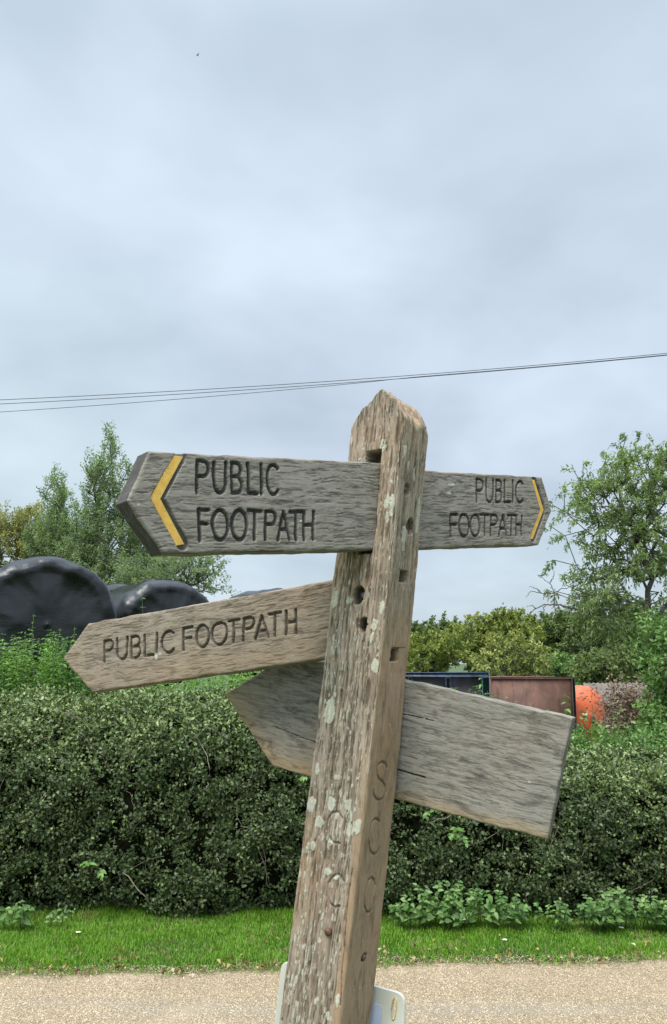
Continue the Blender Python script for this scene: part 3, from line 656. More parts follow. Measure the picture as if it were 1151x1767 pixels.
def ash():
    Y = 12.0; P = lambda x, y, d=0: at(x, y, Y+d)
    b0 = P(1150, 1150); b0[2] = 0
    trunk = [b0, P(1140, 1110), P(1128, 1075), P(1118, 1045), P(1118, 1020), P(1126, 1000), P(1120, 985)]
    # main limb sweeping left as in the photo
    blobs = [(1140, 800, 34, 30, 1.1), (1100, 790, 26, 18, .9), (1092, 762, 8, 6, .8), (1062, 772, 10, 7, .9), (1075, 815, 34, 26, 1.2), (1130, 850, 46, 40, 1.2),
             (1040, 850, 36, 26, 1.1), (1000, 805, 8, 6, .7), (1010, 835, 22, 14, .8), (972, 860, 8, 8, .8), (1000, 880, 28, 20, .9), (1060, 890, 44, 26, 1.2), (1110, 910, 44, 34, 1.2),
             (958, 905, 8, 7, .6), (985, 925, 16, 8, .6), (1020, 925, 22, 16, .8), (970, 965, 8, 10, .7), (1060, 945, 34, 22, 1.1), (1008, 975, 20, 12, .8), (1045, 990, 32, 16, 1.1), (1090, 975, 34, 24, 1.2),
             (965, 1012, 10, 14, .8), (1010, 1030, 26, 22, 1.3), (1050, 1035, 34, 24, 1.4), (1085, 1050, 30, 24, 1.2), (1040, 1075, 46, 22, 1.1), (1140, 960, 30, 40, 1), (1150, 1040, 22, 30, .8),
             (1200, 850, 50, 80, 1), (1210, 960, 50, 70, 1), (1260, 900, 50, 80, .7)]
    root = tree('ash_tree', 'tall loose-crowned green tree at the right edge, crown open to the sky', 'tree', blobs, Y, 1150, .05, 900, 36000, .064, ash_m,
         hang=.45, upd=.2, shoot=.24, dy=.7, root_pts=trunk, pull=.55, ratio=.34)
    off = np.array(root.location)
    mb = MB()
    def br(pts, r0, r1):
        P_ = np.array([P(x, y, d) for x, y, d in pts]); t = np.linspace(0, len(P_)-1, 4*len(P_)); i = np.minimum(t.astype(int), len(P_)-2); f = (t-i)[:, None]; 
        q = P_[i]*(1-f)+P_[i+1]*f; q[1:-1] = (q[:-2]+q[1:-1]*2+q[2:])/4; q += rng.normal(0, .006, q.shape); mb.tube(q-off, np.linspace(r0, r1, len(q)), 6)
    br([(1120, 985, 0), (1113, 975, 0), (1100, 930, .1), (1075, 880, .2), (1065, 830, .2)], .05, .012)
    br([(1112, 1000, 0), (1150, 985, .2), (1200, 970, .2)], .035, .02)
    br([(1151, 925, .1), (1125, 912, 0), (1095, 938, 0), (1112, 905, 0)], .03, .01)
    br([(1120, 1045, 0), (1100, 1055, -.1), (1085, 1080, -.1)], .03, .014)
    br([(1110, 970, 0), (1070, 985, 0), (1030, 1000, .1), (1005, 1010, .1)], .03, .008)
    # bare twiggy branch reaching left
    br([(1030, 1062, 0), (995, 1052, 0), (965, 1044, 0), (940, 1043, 0), (922, 1052, 0), (910, 1062, 0)], .018, .004)
    for a in ([(958, 1043, 0), (955, 1020, 0), (948, 1005, 0), (930, 995, 0)], [(956, 1024, 0), (935, 1024, 0), (915, 1020, 0), (908, 1030, 0)], [(940, 1043, 0), (937, 1060, 0), (935, 1070, 0)], [(965, 1045, 0), (955, 1058, 0), (950, 1068, 0)],
              [(935, 1024, 0), (925, 1015, 0), (913, 1012, 0)], [(948, 1005, 0), (955, 995, 0), (957, 985, 0)], [(940, 1024, 0), (938, 1035, 0)], [(925, 1050, 0), (918, 1044, 0), (908, 1048, 0)], [(957, 1022, 0), (975, 1015, 0), (1000, 1008, 0)]):
        br(a, .008, .003)
    mb.build('bare_branch', bark, root)
ash()

# far treeline
far1 = leaf_mat('far_leaf_yellow_green', [(0, (.10, .14, .03)), (.5, (.185, .225, .055)), (1, (.32, .32, .09))], .7, .25, .2)
far2 = leaf_mat('far_leaf_green', [(0, (.08, .12, .045)), (.5, (.135, .18, .065)), (1, (.21, .25, .09))], .7, .25, .2)
far3 = leaf_mat('far_leaf_dark', [(0, (.065, .10, .045)), (.5, (.11, .15, .06)), (1, (.18, .21, .08))], .7, .2, .2)
far4 = leaf_mat('far_leaf_pale_yellow', [(0, (.10, .13, .04)), (.5, (.21, .24, .07)), (1, (.42, .40, .14))], .7, .25, .2)
far5 = leaf_mat('near_leaf_fresh_green', [(0, (.06, .12, .03)), (.5, (.12, .22, .055)), (1, (.22, .33, .10))], .55, .25, .3)
GT = 'trees in the wood on the horizon'
def ft(label, blobs, Y, base, mat, ns, nl, leaf=.17, **k):
    tree('woodland_tree', label, 'tree', blobs, Y, base, .16, ns, nl, leaf, mat, group=GT, shoot=.5, upd=.2, ratio=.6, dy=1.6, **k)
ft('dark green small tree of the far wood right behind the post', [(735, 1092, 30, 18, 1), (760, 1085, 20, 12, .7), (700, 1100, 40, 25, 1), (640, 1110, 60, 25, 1)], 46, 720, far2, 220, 10000)
ft('mid green bushy far tree just right of the post above the blue frame', [(735, 1130, 34, 28, 1), (770, 1125, 28, 30, 1), (720, 1150, 40, 25, 1)], 34, 740, far1, 220, 11000, .14)
ft('broad yellow-green rounded far tree, brightest of the wood', [(850, 1090, 40, 26, 1.1), (805, 1105, 34, 30, 1), (890, 1090, 40, 30, 1), (865, 1078, 22, 14, .8), (850, 1130, 70, 30, 1)], 36, 850, far1, 420, 22000, .14)
ft('dull green far tree right of the broad yellow-green one', [(955, 1090, 40, 26, 1), (985, 1085, 34, 20, 1), (960, 1125, 50, 35, 1)], 42, 960, far2, 260, 13000)
ft('dark green far tree below the ash crown', [(1040, 1100, 50, 38, 1), (1085, 1090, 40, 40, 1), (1030, 1140, 50, 40, 1), (1080, 1160, 50, 40, 1)], 38, 1050, far3, 330, 17000, .16)
ft('dark green far tree at the right edge behind the ash', [(1130, 1100, 50, 45, 1), (1170, 1130, 60, 60, 1), (1240, 1110, 60, 60, 1), (1130, 1160, 50, 50, 1)], 36, 1150, far3, 330, 15000, .16)
ft('grey green far tree glimpsed left of the post below the boards', [(520, 1130, 60, 25, 1), (450, 1125, 50, 20, 1), (580, 1125, 50, 24, 1)], 44, 520, far2, 180, 7000)
ft('dull olive far tree in the back row behind the yellow-green one', [(790, 1098, 40, 24, 1), (840, 1110, 60, 34, 1), (910, 1095, 50, 26, 1), (720, 1125, 60, 30, 1)], 58, 830, far2, 300, 14000, .22)
ft('dull olive far tree in the back row behind the ash', [(1000, 1095, 60, 26, 1), (1080, 1090, 60, 36, 1), (950, 1120, 50, 34, 1), (1060, 1140, 80, 30, 1)], 56, 1020, far2, 300, 14000, .22)
GB = 'bushes beyond the steel containers'
def fb(label, blobs, Y, base, mat, ns, nl, leaf, **k):
    tree('bush', label, 'bush', blobs, Y, base, .05, ns, nl, leaf, mat, group=GB, shoot=.3, upd=.3, ratio=.55, **k)
fb('sparse bush with pale yellow leaves behind the rusty steel', [(880, 1120, 40, 22, 1), (915, 1135, 28, 24, 1), (850, 1145, 36, 20, 1), (900, 1160, 40, 20, 1)], 22, 880, far4, 230, 4500, .10, dy=.9)
fb('mid green leafy bush above the orange tank', [(1040, 1150, 32, 16, 1), (1065, 1140, 26, 16, 1), (1015, 1160, 22, 16, 1), (1050, 1175, 40, 16, 1)], 24, 1045, far2, 240, 8000, .12, dy=.9)
fb('low green bush behind the right end of the rusty steel', [(950, 1150, 34, 18, 1), (980, 1165, 30, 22, 1)], 26, 965, far5, 150, 5000, .09, dy=.9)
dead_m = leaf_mat('dead_seed_head', [(0, (.10, .06, .045)), (.5, (.22, .15, .11)), (.8, (.32, .26, .18)), (1, (.22, .30, .12))], .9, .1, .1)
fb('brown seeding dock bush with dead stalks right of the orange tank', [(1078, 1225, 26, 28, 1), (1105, 1250, 30, 34, 1), (1075, 1262, 26, 24, 1), (1122, 1220, 22, 30, .8), (1092, 1285, 36, 20, 1)], 9.6, 1090, dead_m, 300, 7500, .035, dy=.35, barkm=twig_m)
fb('fresh green shrub at the far right edge, leaning into the photo', [(1150, 1130, 22, 45, 1), (1135, 1100, 14, 14, .6), (1150, 1200, 26, 40, 1), (1190, 1150, 40, 90, 1), (1150, 1270, 30, 40, 1), (1138, 1240, 14, 30, .7)], 8.6, 1170, far5, 330, 7500, .055, dy=.35)
fb('yellow-green leafy shrub just right of the square board end', [(1000, 1302, 20, 14, 1), (1045, 1305, 30, 14, 1), (1005, 1318, 30, 14, 1), (1090, 1312, 40, 14, 1)], 8.0, 1030, far5, 260, 7000, .042, dy=.3)

# ==================================================================== BALES
def bale_mat():
    m = NT('black_wrap'); v = m.coord(); n = m.noise(v, 3.2, 5, .6); w = m.noise(m.coord((1, 1, 5)), 14, 5, .6, .8)
    m.col(m.mix(m.step(n, .35, .7), (.004, .0045, .006), (.012, .013, .016)))
    m.rough(m.math('ADD', .20, m.math('MULTIPLY', n, .16))); m.spec(.40)
    m.bump(m.math('ADD', m.math('MULTIPLY', w, .3), m.math('MULTIPLY', n, .8)), .35, .02); return m.m
wrap = bale_mat()
def bale_mesh(R=.66, W=1.25, seed=1):
    nu, nv = 160, 60
    # profile from centre of one end, over the rim, along, to the other centre
    prof = []
    rc = .16
    for t in np.linspace(.02, 1, 12): prof.append((W/2-.015+.03*t*t*0, t*(R-rc)))
    for a in np.linspace(0, math.pi/2, 9)[1:]: prof.append((W/2-rc+rc*math.cos(a), R-rc+rc*math.sin(a)))
    for t in np.linspace(0, 1, 14)[1:-1]: prof.append(((W/2-rc)*(1-2*t), R))
    prof += [(-x, r) for x, r in prof[:20][::-1]]
    prof = np.array(prof); th = np.arange(nu)/nu*2*math.pi
    X = np.repeat(prof[:, 0:1], nu, 1); Rr = np.repeat(prof[:, 1:2], nu, 1); TH = np.repeat(th[None], len(prof), 0)
    # wrinkles: creases radiating on the ends, soft sags along
    cs, sn = np.cos(TH), np.sin(TH)
    rd = (fbm(cs*1.6+7+X*1.2, sn*1.6+3, seed, 3)-.5)*.16+(fbm(cs*9+X*3, sn*9+4, seed+9, 3)-.5)*.02
    ex = (fbm(Rr*cs*4+2, Rr*sn*4, seed+5, 4)-.5)*.10*np.clip(Rr/R, 0, 1)+(fbm(Rr*cs*1.7+5, Rr*sn*1.7, seed+6, 3)-.5)*.10*sstep(0, .5, Rr/R)
    ex = np.where(np.abs(X) > W/2-rc, np.sign(X)*ex, 0)
    Rr = Rr*(1+rd); V = np.stack([X+ex, Rr*cs, Rr*sn*.97], -1).reshape(-1, 3)
    m = len(prof); i = np.arange(m-1)[:, None]*nu; j = np.arange(nu)[None]; k = (j+1) % nu
    Q = np.stack([i+j, i+k, i+nu+k, i+nu+j], -1).reshape(-1, 4)
    V = np.vstack([V, [[W/2, 0, 0], [-W/2, 0, 0]]]); c0 = m*nu
    T = [[c0, (a+1) % nu, a] for a in range(nu)]+[[c0+1, (m-1)*nu+a, (m-1)*nu+(a+1) % nu] for a in range(nu)]
    return mesh_np('bale', V, [Q, np.array(T)])
def bale(px, py, Y, ang, label, R=.66, W=1.25, seed=1):
    c = at(px, py, Y); o = link('silage_bale', bale_mesh(R, W, seed), wrap); o.location = c; o.rotation_euler = (0, 0, math.radians(ang))
    return tag(o, label, 'silage bale', 'black plastic wrapped silage bales stacked behind the hedge'), c
_, c1 = bale(62, 1082, 9.0, -62, 'largest black wrapped bale, top left of the stack, round end facing the lane', .70, 1.3, 3)
_, c2 = bale(262, 1092, 11.2, -58, 'second black wrapped bale, partly behind the middle left board', .68, 1.3, 8)
_, c3 = bale(452, 1096, 12.6, -60, 'black wrapped bale, only its top showing over the middle left board', .66, 1.2, 12)
_, c4 = bale(195, 1092, 12.6, -60, 'black wrapped bale further back, filling the gap between the first two', .68, 1.2, 15)
_, c5 = bale(-150, 1090, 9.6, -62, 'black wrapped bale at the left edge beside the largest one', .70, 1.3, 17)
for c, R, s, lb in ((c1, .7, 31, 'lower black bale in shade beneath the largest bale, behind the nettles'), (c2, .68, 32, 'lower black bale beneath the second bale, hidden by the middle left board'), (c3, .66, 33, 'lower black bale beneath the one whose top shows over the middle left board'), (c4, .68, 34, 'lower black bale at the back of the stack, beneath the gap-filling one'), (c5, .70, 35, 'lower black bale beneath the one at the left edge')):
    o = link('silage_bale', bale_mesh(R, 1.3, s), wrap); o.location = (c[0]+.03, c[1]+.05, R*.97-.02); o.rotation_euler = (0, 0, math.radians(-60))
    tag(o, lb, 'silage bale', 'black plastic wrapped silage bales stacked behind the hedge')

# ==================================================================== CONTAINERS, TANK, SHED
navy = plain('navy_paint', (.035, .045, .075), .5, .0, .35, 9, c2=(.05, .085, .15)); blue = plain('blue_paint', (.05, .12, .24), .5, 0, .3, 8)
def rusty(name, c1, c2, c3):
    m = NT(name); v = m.coord(); a = m.noise(v, 3.5, 6, .65, .5); b = m.noise(m.coord((1, 1, .25)), 14, 5, .7)
    c = m.ramp(a, [(.35, c1), (.5, c2), (.65, c3)]); c = m.mix(m.math('MULTIPLY', m.step(b, .5, .65), .5), c, (.045, .025, .02))
    m.col(c); m.rough(.75); m.bump(b, .4, .004); return m.m
rust_panel = rusty('rusted_brown_panel', (.10, .05, .035), (.145, .07, .05), (.19, .10, .07))
rust_dark = rusty('rust_over_blue', (.035, .04, .05), (.06, .045, .045), (.05, .09, .15))
def skip():
    Y = 13.0; L_, R_ = at(560, 1160, Y), at(843, 1160, Y); top = L_[2]; x0, x1 = L_[0], R_[0]
    root = empty('steel_container', ((x0+x1)/2, Y, 0)); tag(root, 'open blue-framed steel container with dark panels behind the hedge', 'container')
    o = np.array([(x0+x1)/2, Y, 0]); s = Y/F
    mb = MB(); mb.box(np.array([(x0+x1)/2, Y, top-.035])-o, (x1-x0, .09, .07), bev=.008); mb.build('top_rail', navy, root, False)
    mb = MB(); mb.box(np.array([(x0+x1)/2, Y, .28])-o, (x1-x0, .09, .12), bev=.008); mb.build('bottom_rail', navy, root, False)
    for px, w, mt in ((837, .11, blue), (772, .065, navy), (707, .06, navy), (640, .06, navy), (566, .10, blue)):
        x = at(px, 1160, Y)[0]; mb = MB(); mb.box(np.array([x, Y-.003, (top-.07+.34)/2])-o, (w, .085, top-.07-.34), bev=.006); mb.build('post', mt, root, False)
    mb = MB(); mb.box(np.array([(x0+x1)/2, Y+.06, top/2+.1])-o, (x1-x0-.06, .02, top-.3)); mb.build('panel', rust_dark, root, False)
    mb = MB()
    for sx in (x0+.03, x1-.03): mb.box(np.array([sx, Y+1.2, top/2+.1])-o, (.03, 2.2, top-.3))
    mb.box(np.array([(x0+x1)/2, Y+2.3, top/2+.1])-o, (x1-x0-.1, .03, top-.3)); mb.box(np.array([(x0+x1)/2, Y+1.2, .25])-o, (x1-x0-.1, 2.2, .05))
    mb.build('side_wall', rust_dark, root, False)
    for sx in (x0+.2, x1-.2):
        mb = MB(); mb.box(np.array([sx, Y+1.2, .11])-o, (.12, 2.2, .22)); mb.build('skid', navy, root, False)
    # rusty brown one
    Y = 13.8; a, b = at(846, 1168, Y), at(990, 1168, Y); x0, x1, top = a[0], b[0], a[2]; o = np.array([(x0+x1)/2, Y, 0])
    root = empty('steel_container', tuple(o)); tag(root, 'plain rusty brown steel container between the blue frame and the orange tank', 'container')
    mb = MB(); mb.box(np.array([(x0+x1)/2, Y, top/2+.05])-o, (x1-x0-.06, .03, top-.1)); mb.build('front_panel', rust_panel, root, False)
    mb = MB()
    mb.box(np.array([x1-.03, Y+1.0, top/2+.05])-o, (.03, 1.95, top-.12)); mb.box(np.array([x0+.03, Y+1.0, top/2+.05])-o, (.03, 1.95, top-.12)); mb.box(np.array([(x0+x1)/2, Y+2.0, top/2+.05])-o, (x1-x0-.1, .03, top-.12))
    mb.build('side_wall', rust_panel, root, False)
    edge = plain('rusted_edge', (.10, .085, .09), .6)
    mb = MB(); mb.box(np.array([(x0+x1)/2, Y-.01, top-.015])-o, (x1-x0, .06, .03), bev=.005); mb.build('top_rail', rust_panel, root, False)
    mb = MB(); mb.box(np.array([x1-.02, Y-.02, top/2])-o, (.05, .06, top-.03), bev=.005); mb.build('corner_post', edge, root, False)
    # orange tank: upright drum with a domed, rounded shoulder
    Y = 14.8; ctr = at(985, 1150, Y); ctr[2] = 0; topz = at(1000, 1184, Y)[2]; R = at(1037, 1150, Y)[0]-ctr[0]
    root = empty('orange_tank', tuple(ctr)); tag(root, 'orange rounded tank with a small white sticker beside the rusty container', 'tank')
    om = plain('orange_paint', (.62, .115, .035), .45, 0, .18, 6)
    z0, z1 = .35, topz; H = z1-z0; mb = MB(); nu = 48; prof = [(0.01, z0+.02), (R*.8, z0+.02)]
    for t in np.linspace(0, 1, 22):
        zz = z0+H*(.03+.97*t); prof.append((R*(1-.42*abs(2*t-1.0)**3.2)*(1 if t < .98 else .93), zz))
    prof += [(R*.35, z1+.012), (.01, z1+.015)]
    prof = np.array(prof); th = np.arange(nu)/nu*2*math.pi
    V = np.stack([prof[:, 0:1]*np.cos(th), prof[:, 0:1]*np.sin(th), np.repeat(prof[:, 1:2], nu, 1)], -1).reshape(-1, 3)
    i = np.arange(len(prof)-1)[:, None]*nu; j = np.arange(nu)[None]; k = (j+1) % nu
    mb.add(V, np.stack([i+j, i+k, i+nu+k, i+nu+j], -1).reshape(-1, 4)); mb.build('shell', om, root)
    dark = plain('black_rubber', (.02, .02, .02), .6)
    zb = at(1000, 1256, Y)[2]; rr = R*.95
    mb = MB(); mb.tube([[rr*math.cos(a), rr*math.sin(a), zb] for a in np.linspace(0, 2*math.pi, 49)], .022, 6, False); mb.build('band', dark, root)
    def onshell(px, py, lift=.012):
        q = at(px, py, Y-R*.86)-ctr; rad = np.interp(q[2], prof[2:24, 1], prof[2:24, 0]); x = q[0]; y = -math.sqrt(max(.01, (rad+lift)**2-x*x)); return np.array([x, y, q[2]])
    p = onshell(1007, 1233); mb = MB(); mb.box(p, (.075, .006, .05), R=np.array(Matrix.Rotation(math.atan2(p[0], -p[1]), 3, 'Z'))); mb.build('sticker', plain('white_sticker', (.75, .75, .72), .5), root, False)
    p = onshell(1022, 1240, -.02); mb = MB(); mb.tube([p+np.array([0, -.05, .05]), p+np.array([.01, -.06, 0]), p+np.array([-.01, -.05, -.10])], .02, 6); mb.build('hose', dark, root)
    for a in (45, 135, 225, 315):
        mb = MB(); mb.box((R*.6*math.cos(math.radians(a)), R*.6*math.sin(math.radians(a)), .18), (.06, .06, .36)); mb.build('leg', dark, root, False)
    # grey shed
    Y = 20; a, b = at(1030, 1212, Y), at(1112, 1212, Y); x0, x1 = a[0], b[0]+.4; ze = a[2]; zr = at(1070, 1180, Y)[2]; o = np.array([(x0+x1)/2, Y, 0])
    root = empty('shed', tuple(o)); tag(root, 'small grey-brown shed roof seen through the bushes right of the orange tank', 'shed')
    sm = plain('shed_boards', (.12, .10, .085), .8); rm = plain('shed_roof_sheet', (.13, .115, .10), .7, sc=4, c2=(.17, .12, .095))
    mb = MB(); w = (x1-x0)/2-.1
    mb.box((0, 1.0, ze/2), (2*w, 2.0, ze)); mb.build('wall', sm, root, False)
    mb = MB(); xs = np.linspace(-w-.12, w+.12, 90); zz = .012*np.sin(xs*60)
    for sg, yo in ((1, -.15), (-1, 2.15)):
        V = np.vstack([np.stack([xs, np.full(90, yo), ze+zz+.0*xs], -1), np.stack([xs, np.full(90, 1.0), zr+zz], -1), np.stack([xs, np.full(90, yo), ze+zz-.02], -1), np.stack([xs, np.full(90, 1.0), zr+zz-.02], -1)])
        i = np.arange(89)[:, None]
        mb.add(V, np.vstack([i+np.array([[0, 1, 91, 90]]), i+np.array([[180, 270, 271, 181]]), i+np.array([[0, 180, 181, 1]])]))
    mb.build('roof', rm, root)
skip()

# ==================================================================== OVERHEAD CABLES, BIRD
def cables():
    Y = 14.0; m = plain('cable_rubber', (.02, .02, .022), .6)
    for pts, rr, lb in ((((0, 690), (590, 656.5), (1151, 609.5)), .0052, 'topmost thin black overhead cable, nearly straight across the whole sky'),
                    (((0, 695.5), (590, 659.5), (1151, 611.5)), .0052, 'thin black overhead cable just beneath the topmost one'),
                    (((0, 711), (400, 681), (740, 648.5)), .0045, 'lowest overhead cable at the left, joining the others above the post')):
        P = np.array([at(x, y, Y) for x, y in pts]); c = np.polyfit(P[:, 0], P[:, 2], 2)
        x = np.linspace(-14, 14, 120); z = np.polyval(c, x)
        if 'lowest' in lb:
            P2 = np.array([at(x_, y_, Y) for x_, y_ in ((0, 695.5), (590, 659.5), (1151, 611.5))]); z2 = np.polyval(np.polyfit(P2[:, 0], P2[:, 2], 2), x)
            k = sstep(.6, 1.9, x); z = z*(1-k)+(z2-.006)*k
        mb = MB(); mb.tube(np.stack([x, np.full_like(x, Y)+(.05 if 'beneath' in lb else 0), z], -1), rr, 6)
        tag(mb.build('overhead_cable', m), lb, 'cable', 'overhead cables crossing the sky')
    p = at(341, 95, 60); b = plain('bird_feathers', (.03, .03, .035), .8); mb = MB()
    mb.tube([[-.12, 0, 0], [-.06, 0, .02], [0, 0, .02], [.07, 0, .01], [.13, 0, .0]], [.006, .03, .035, .025, .006], 8)
    V = [[-.03, 0, .02], [.05, 0, .02], [-.06, -.05, .13], [-.0, -.05, .13], [-.12, -.08, .20], [-.03, 0, .012], [.05, 0, .012], [-.06, -.05, .124], [0, -.05, .124]]
    mb.add(V, [[0, 1, 3, 2], [5, 7, 8, 6]], [[2, 3, 4], [7, 4, 8]]); V2 = [[a, -y, -z*.6+.02] for a, y, z in V]; mb.add(V2, [[0, 2, 3, 1], [5, 6, 8, 7]], [[2, 4, 3], [7, 8, 4]])
    o = mb.build('bird', b); o.location = p; o.rotation_euler = (0, math.radians(60), 0)
    tag(o, 'tiny dark bird high in the cloudy sky at upper left', 'bird')
cables()
def flowers():
    wm = plain('white_petal', (.78, .76, .74), .6); ym = plain('yellow_centre', (.6, .42, .05), .7)
    for px, py, lb in ((135, 1609, 'little white daisy standing in the grass on the left'), (871, 1622, 'little pale flower in the grass right of the post'), (1072, 1601, 'little whitish flower in the grass near the right edge')):
        p = at(px, py, 5.5); r = ray(px, py); p = EYE+r*((1.6-.075)/-r[2]); root = empty('daisy', (p[0], p[1], .04)); tag(root, lb, 'flower', 'pale flowers in the verge')
        mb = MB()
        for k in range(11):
            a = k/11*2*math.pi; u = np.array([math.cos(a), math.sin(a), 0]); v = np.array([-u[1], u[0], 0])*.0032; c = np.array([0, 0, .035])
            mb.add([c+u*.004-v*.5, c+u*.004+v*.5, c+u*.014+v+[0, 0, .003], c+u*.014-v+[0, 0, .003]], [[0, 1, 2, 3]])
        mb.build('petals', wm, root); mb = MB(); mb.tube([[0, 0, .034], [0, 0, .036], [0, 0, .039]], [.005, .0045, .001], 8); mb.build('centre', ym, root)
        mb = MB(); mb.tube([[.002, 0, -.02], [0, 0, .034]], .0008, 4); mb.build('stem', stem_m, root)
flowers()

# ==================================================================== SIGNPOST
S = .1215; PSI = math.radians(30); YP = 1.70
eA = np.array([math.cos(PSI), -math.sin(PSI), 0]); eB = np.array([math.sin(PSI), math.cos(PSI), 0])      # along front-left face; into depth
_cz = []; 
for px, py in ((562, 1767), (575, 1640), (611, 1330), (650, 1000), (674, 740), (681, 660)):
    p = at(px, py, YP); _cz.append((p[2], p[0]))
_cz.sort(); _zs = np.array([a for a, b in _cz]); _xs = np.array([b for a, b in _cz])
_k = (_xs[1]-_xs[0])/(_zs[1]-_zs[0])
_zs = np.concatenate([[-.3], _zs]); _xs = np.concatenate([[_xs[0]-_k*( _zs[1]+.3)], _xs])
_pc = np.polyfit(_zs[1:], _xs[1:], 2)
def axis_x(z):
    z = np.asarray(z, float); zz = np.maximum(z, _zs[1]); q = np.polyval(_pc, zz)
    return q+np.where(z < _zs[1], (z-_zs[1])*np.polyval(np.polyder(_pc), _zs[1]), 0)
def axis(z): z = np.asarray(z, float); return np.stack([axis_x(z), np.full_like(z, YP), z], -1)
ZSH = at(603, 738, YP-.03)[2]      # shoulder height of the post
APEX_H = at(655, 675, YP-.05)[2]-ZSH
def face_uv(px, py, face):
    """pixel -> (w, z) on the front-left ('A') or right ('B') face of the leaning post; w runs left to right"""
    e, off = (eA, -eB*S/2) if face == 'A' else (eB, eA*S/2)
    nrm = np.array([e[1], -e[0], 0]); z = 1.6
    for _ in range(8):
        q = on_plane(px, py, axis(z)+off, nrm); z = q[2]
    return float(np.dot(q-axis(z)-off, e)), z
# ---- strokes for letters
def arc(cx, cy, rx, ry, a0, a1, n=12):
    return [(cx+rx*math.cos(math.radians(a)), cy+ry*math.sin(math.radians(a))) for a in np.linspace(a0, a1, n)]
FONT = {
 'P': [[(.05, 0), (.05, 1), (.55, 1)]+arc(.55, .76, .42, .24, 90, -90)+[(.05, .52)]],
 'U': [[(.04, 1), (.04, .32)]+arc(.5, .32, .46, .32, 180, 360)+[(.96, 1)]],
 'B': [[(.05, 0), (.05, 1), (.5, 1)]+arc(.5, .77, .40, .23, 90, -90)+[(.05, .54)], [(.5, .54)]+arc(.5, .27, .46, .27, 90, -90)+[(.05, 0)]],
 'L': [[(.05, 1), (.05, 0), (.98, 0)]],
 'I': [[(.5, 1), (.5, 0)]],
 'C': [arc(.56, .5, .54, .5, 48, 312, 22)],
 'F': [[(.05, 0), (.05, 1), (.98, 1)], [(.05, .54), (.82, .54)]],
 'O': [arc(.5, .5, .5, .5, 0, 360, 28)],
 'T': [[(0, 1), (1, 1)], [(.5, 1), (.5, 0)]],
 'A': [[(0, 0), (.5, 1), (1, 0)], [(.18, .34), (.82, .34)]],
 'H': [[(.04, 0), (.04, 1)], [(.96, 0), (.96, 1)], [(.04, .52), (.96, .52)]],
 'S': [arc(.5, .76, .42, .24, 30, 270, 16)+arc(.5, .26, .46, .26, 90, -150, 16)],
}
def seg_dist(U, V, lines):
    d = np.full(U.shape, 1e9)
    for ln in lines:
        ln = np.asarray(ln, float)
        for a, b in zip(ln[:-1], ln[1:]):
            ab = b-a; L2 = ab@ab+1e-12; t = np.clip(((U-a[0])*ab[0]+(V-a[1])*ab[1])/L2, 0, 1)
            d = np.minimum(d, np.hypot(U-a[0]-t*ab[0], V-a[1]-t*ab[1]))
    return d
def text_lines(letters, top, bot, to_uv, inset=0):
    """letters: (char, x0, x1); top/bot: functions px->py; to_uv: pixel -> local coords"""
    out = []
    for ch, x0, x1 in letters:
        for st in FONT[ch]:
            L_ = []
            for (a, b) in st:
                x = x0+(x1-x0)*a; L_.append(to_uv(x, bot(x)+(top(x)-bot(x))*b))
            out.append(L_)
    return out

post_root = empty('signpost', (float(axis_x(0.0)), YP, 0))
tag(post_root, 'leaning weathered wooden fingerpost with four boards, standing in front of the hedge', 'signpost')
PO = np.array([float(axis_x(0.0)), YP, 0])
arm_dark, arm_mid, arm_light = (.112, .097, .081), (.212, .185, .156), (.315, .28, .24)
wood_grey = wood_mat('weathered_grey_oak', arm_dark, arm_mid, arm_light, (.17, .135, .095), 'x', .35, (.035, .037, .040))
wood_brown = wood_mat('weathered_brown_oak', (.12, .093, .069), (.225, .180, .136), (.33, .275, .217), (.28, .195, .12), 'x', .5, (.06, .05, .042))
wood_tilt = wood_mat('weathered_grey_oak_tilted', (.100, .088, .072), (.192, .172, .144), (.29, .265, .225), (.36, .25, .13), 'x', .12, (.03, .025, .02), stain=.75)
post_wood = wood_mat('weathered_post_oak', (.118, .090, .064), (.245, .190, .138), (.345, .285, .218), (.35, .215, .12), 'z', .55, (.035, .028, .022), (.50, .48, .37), .6)

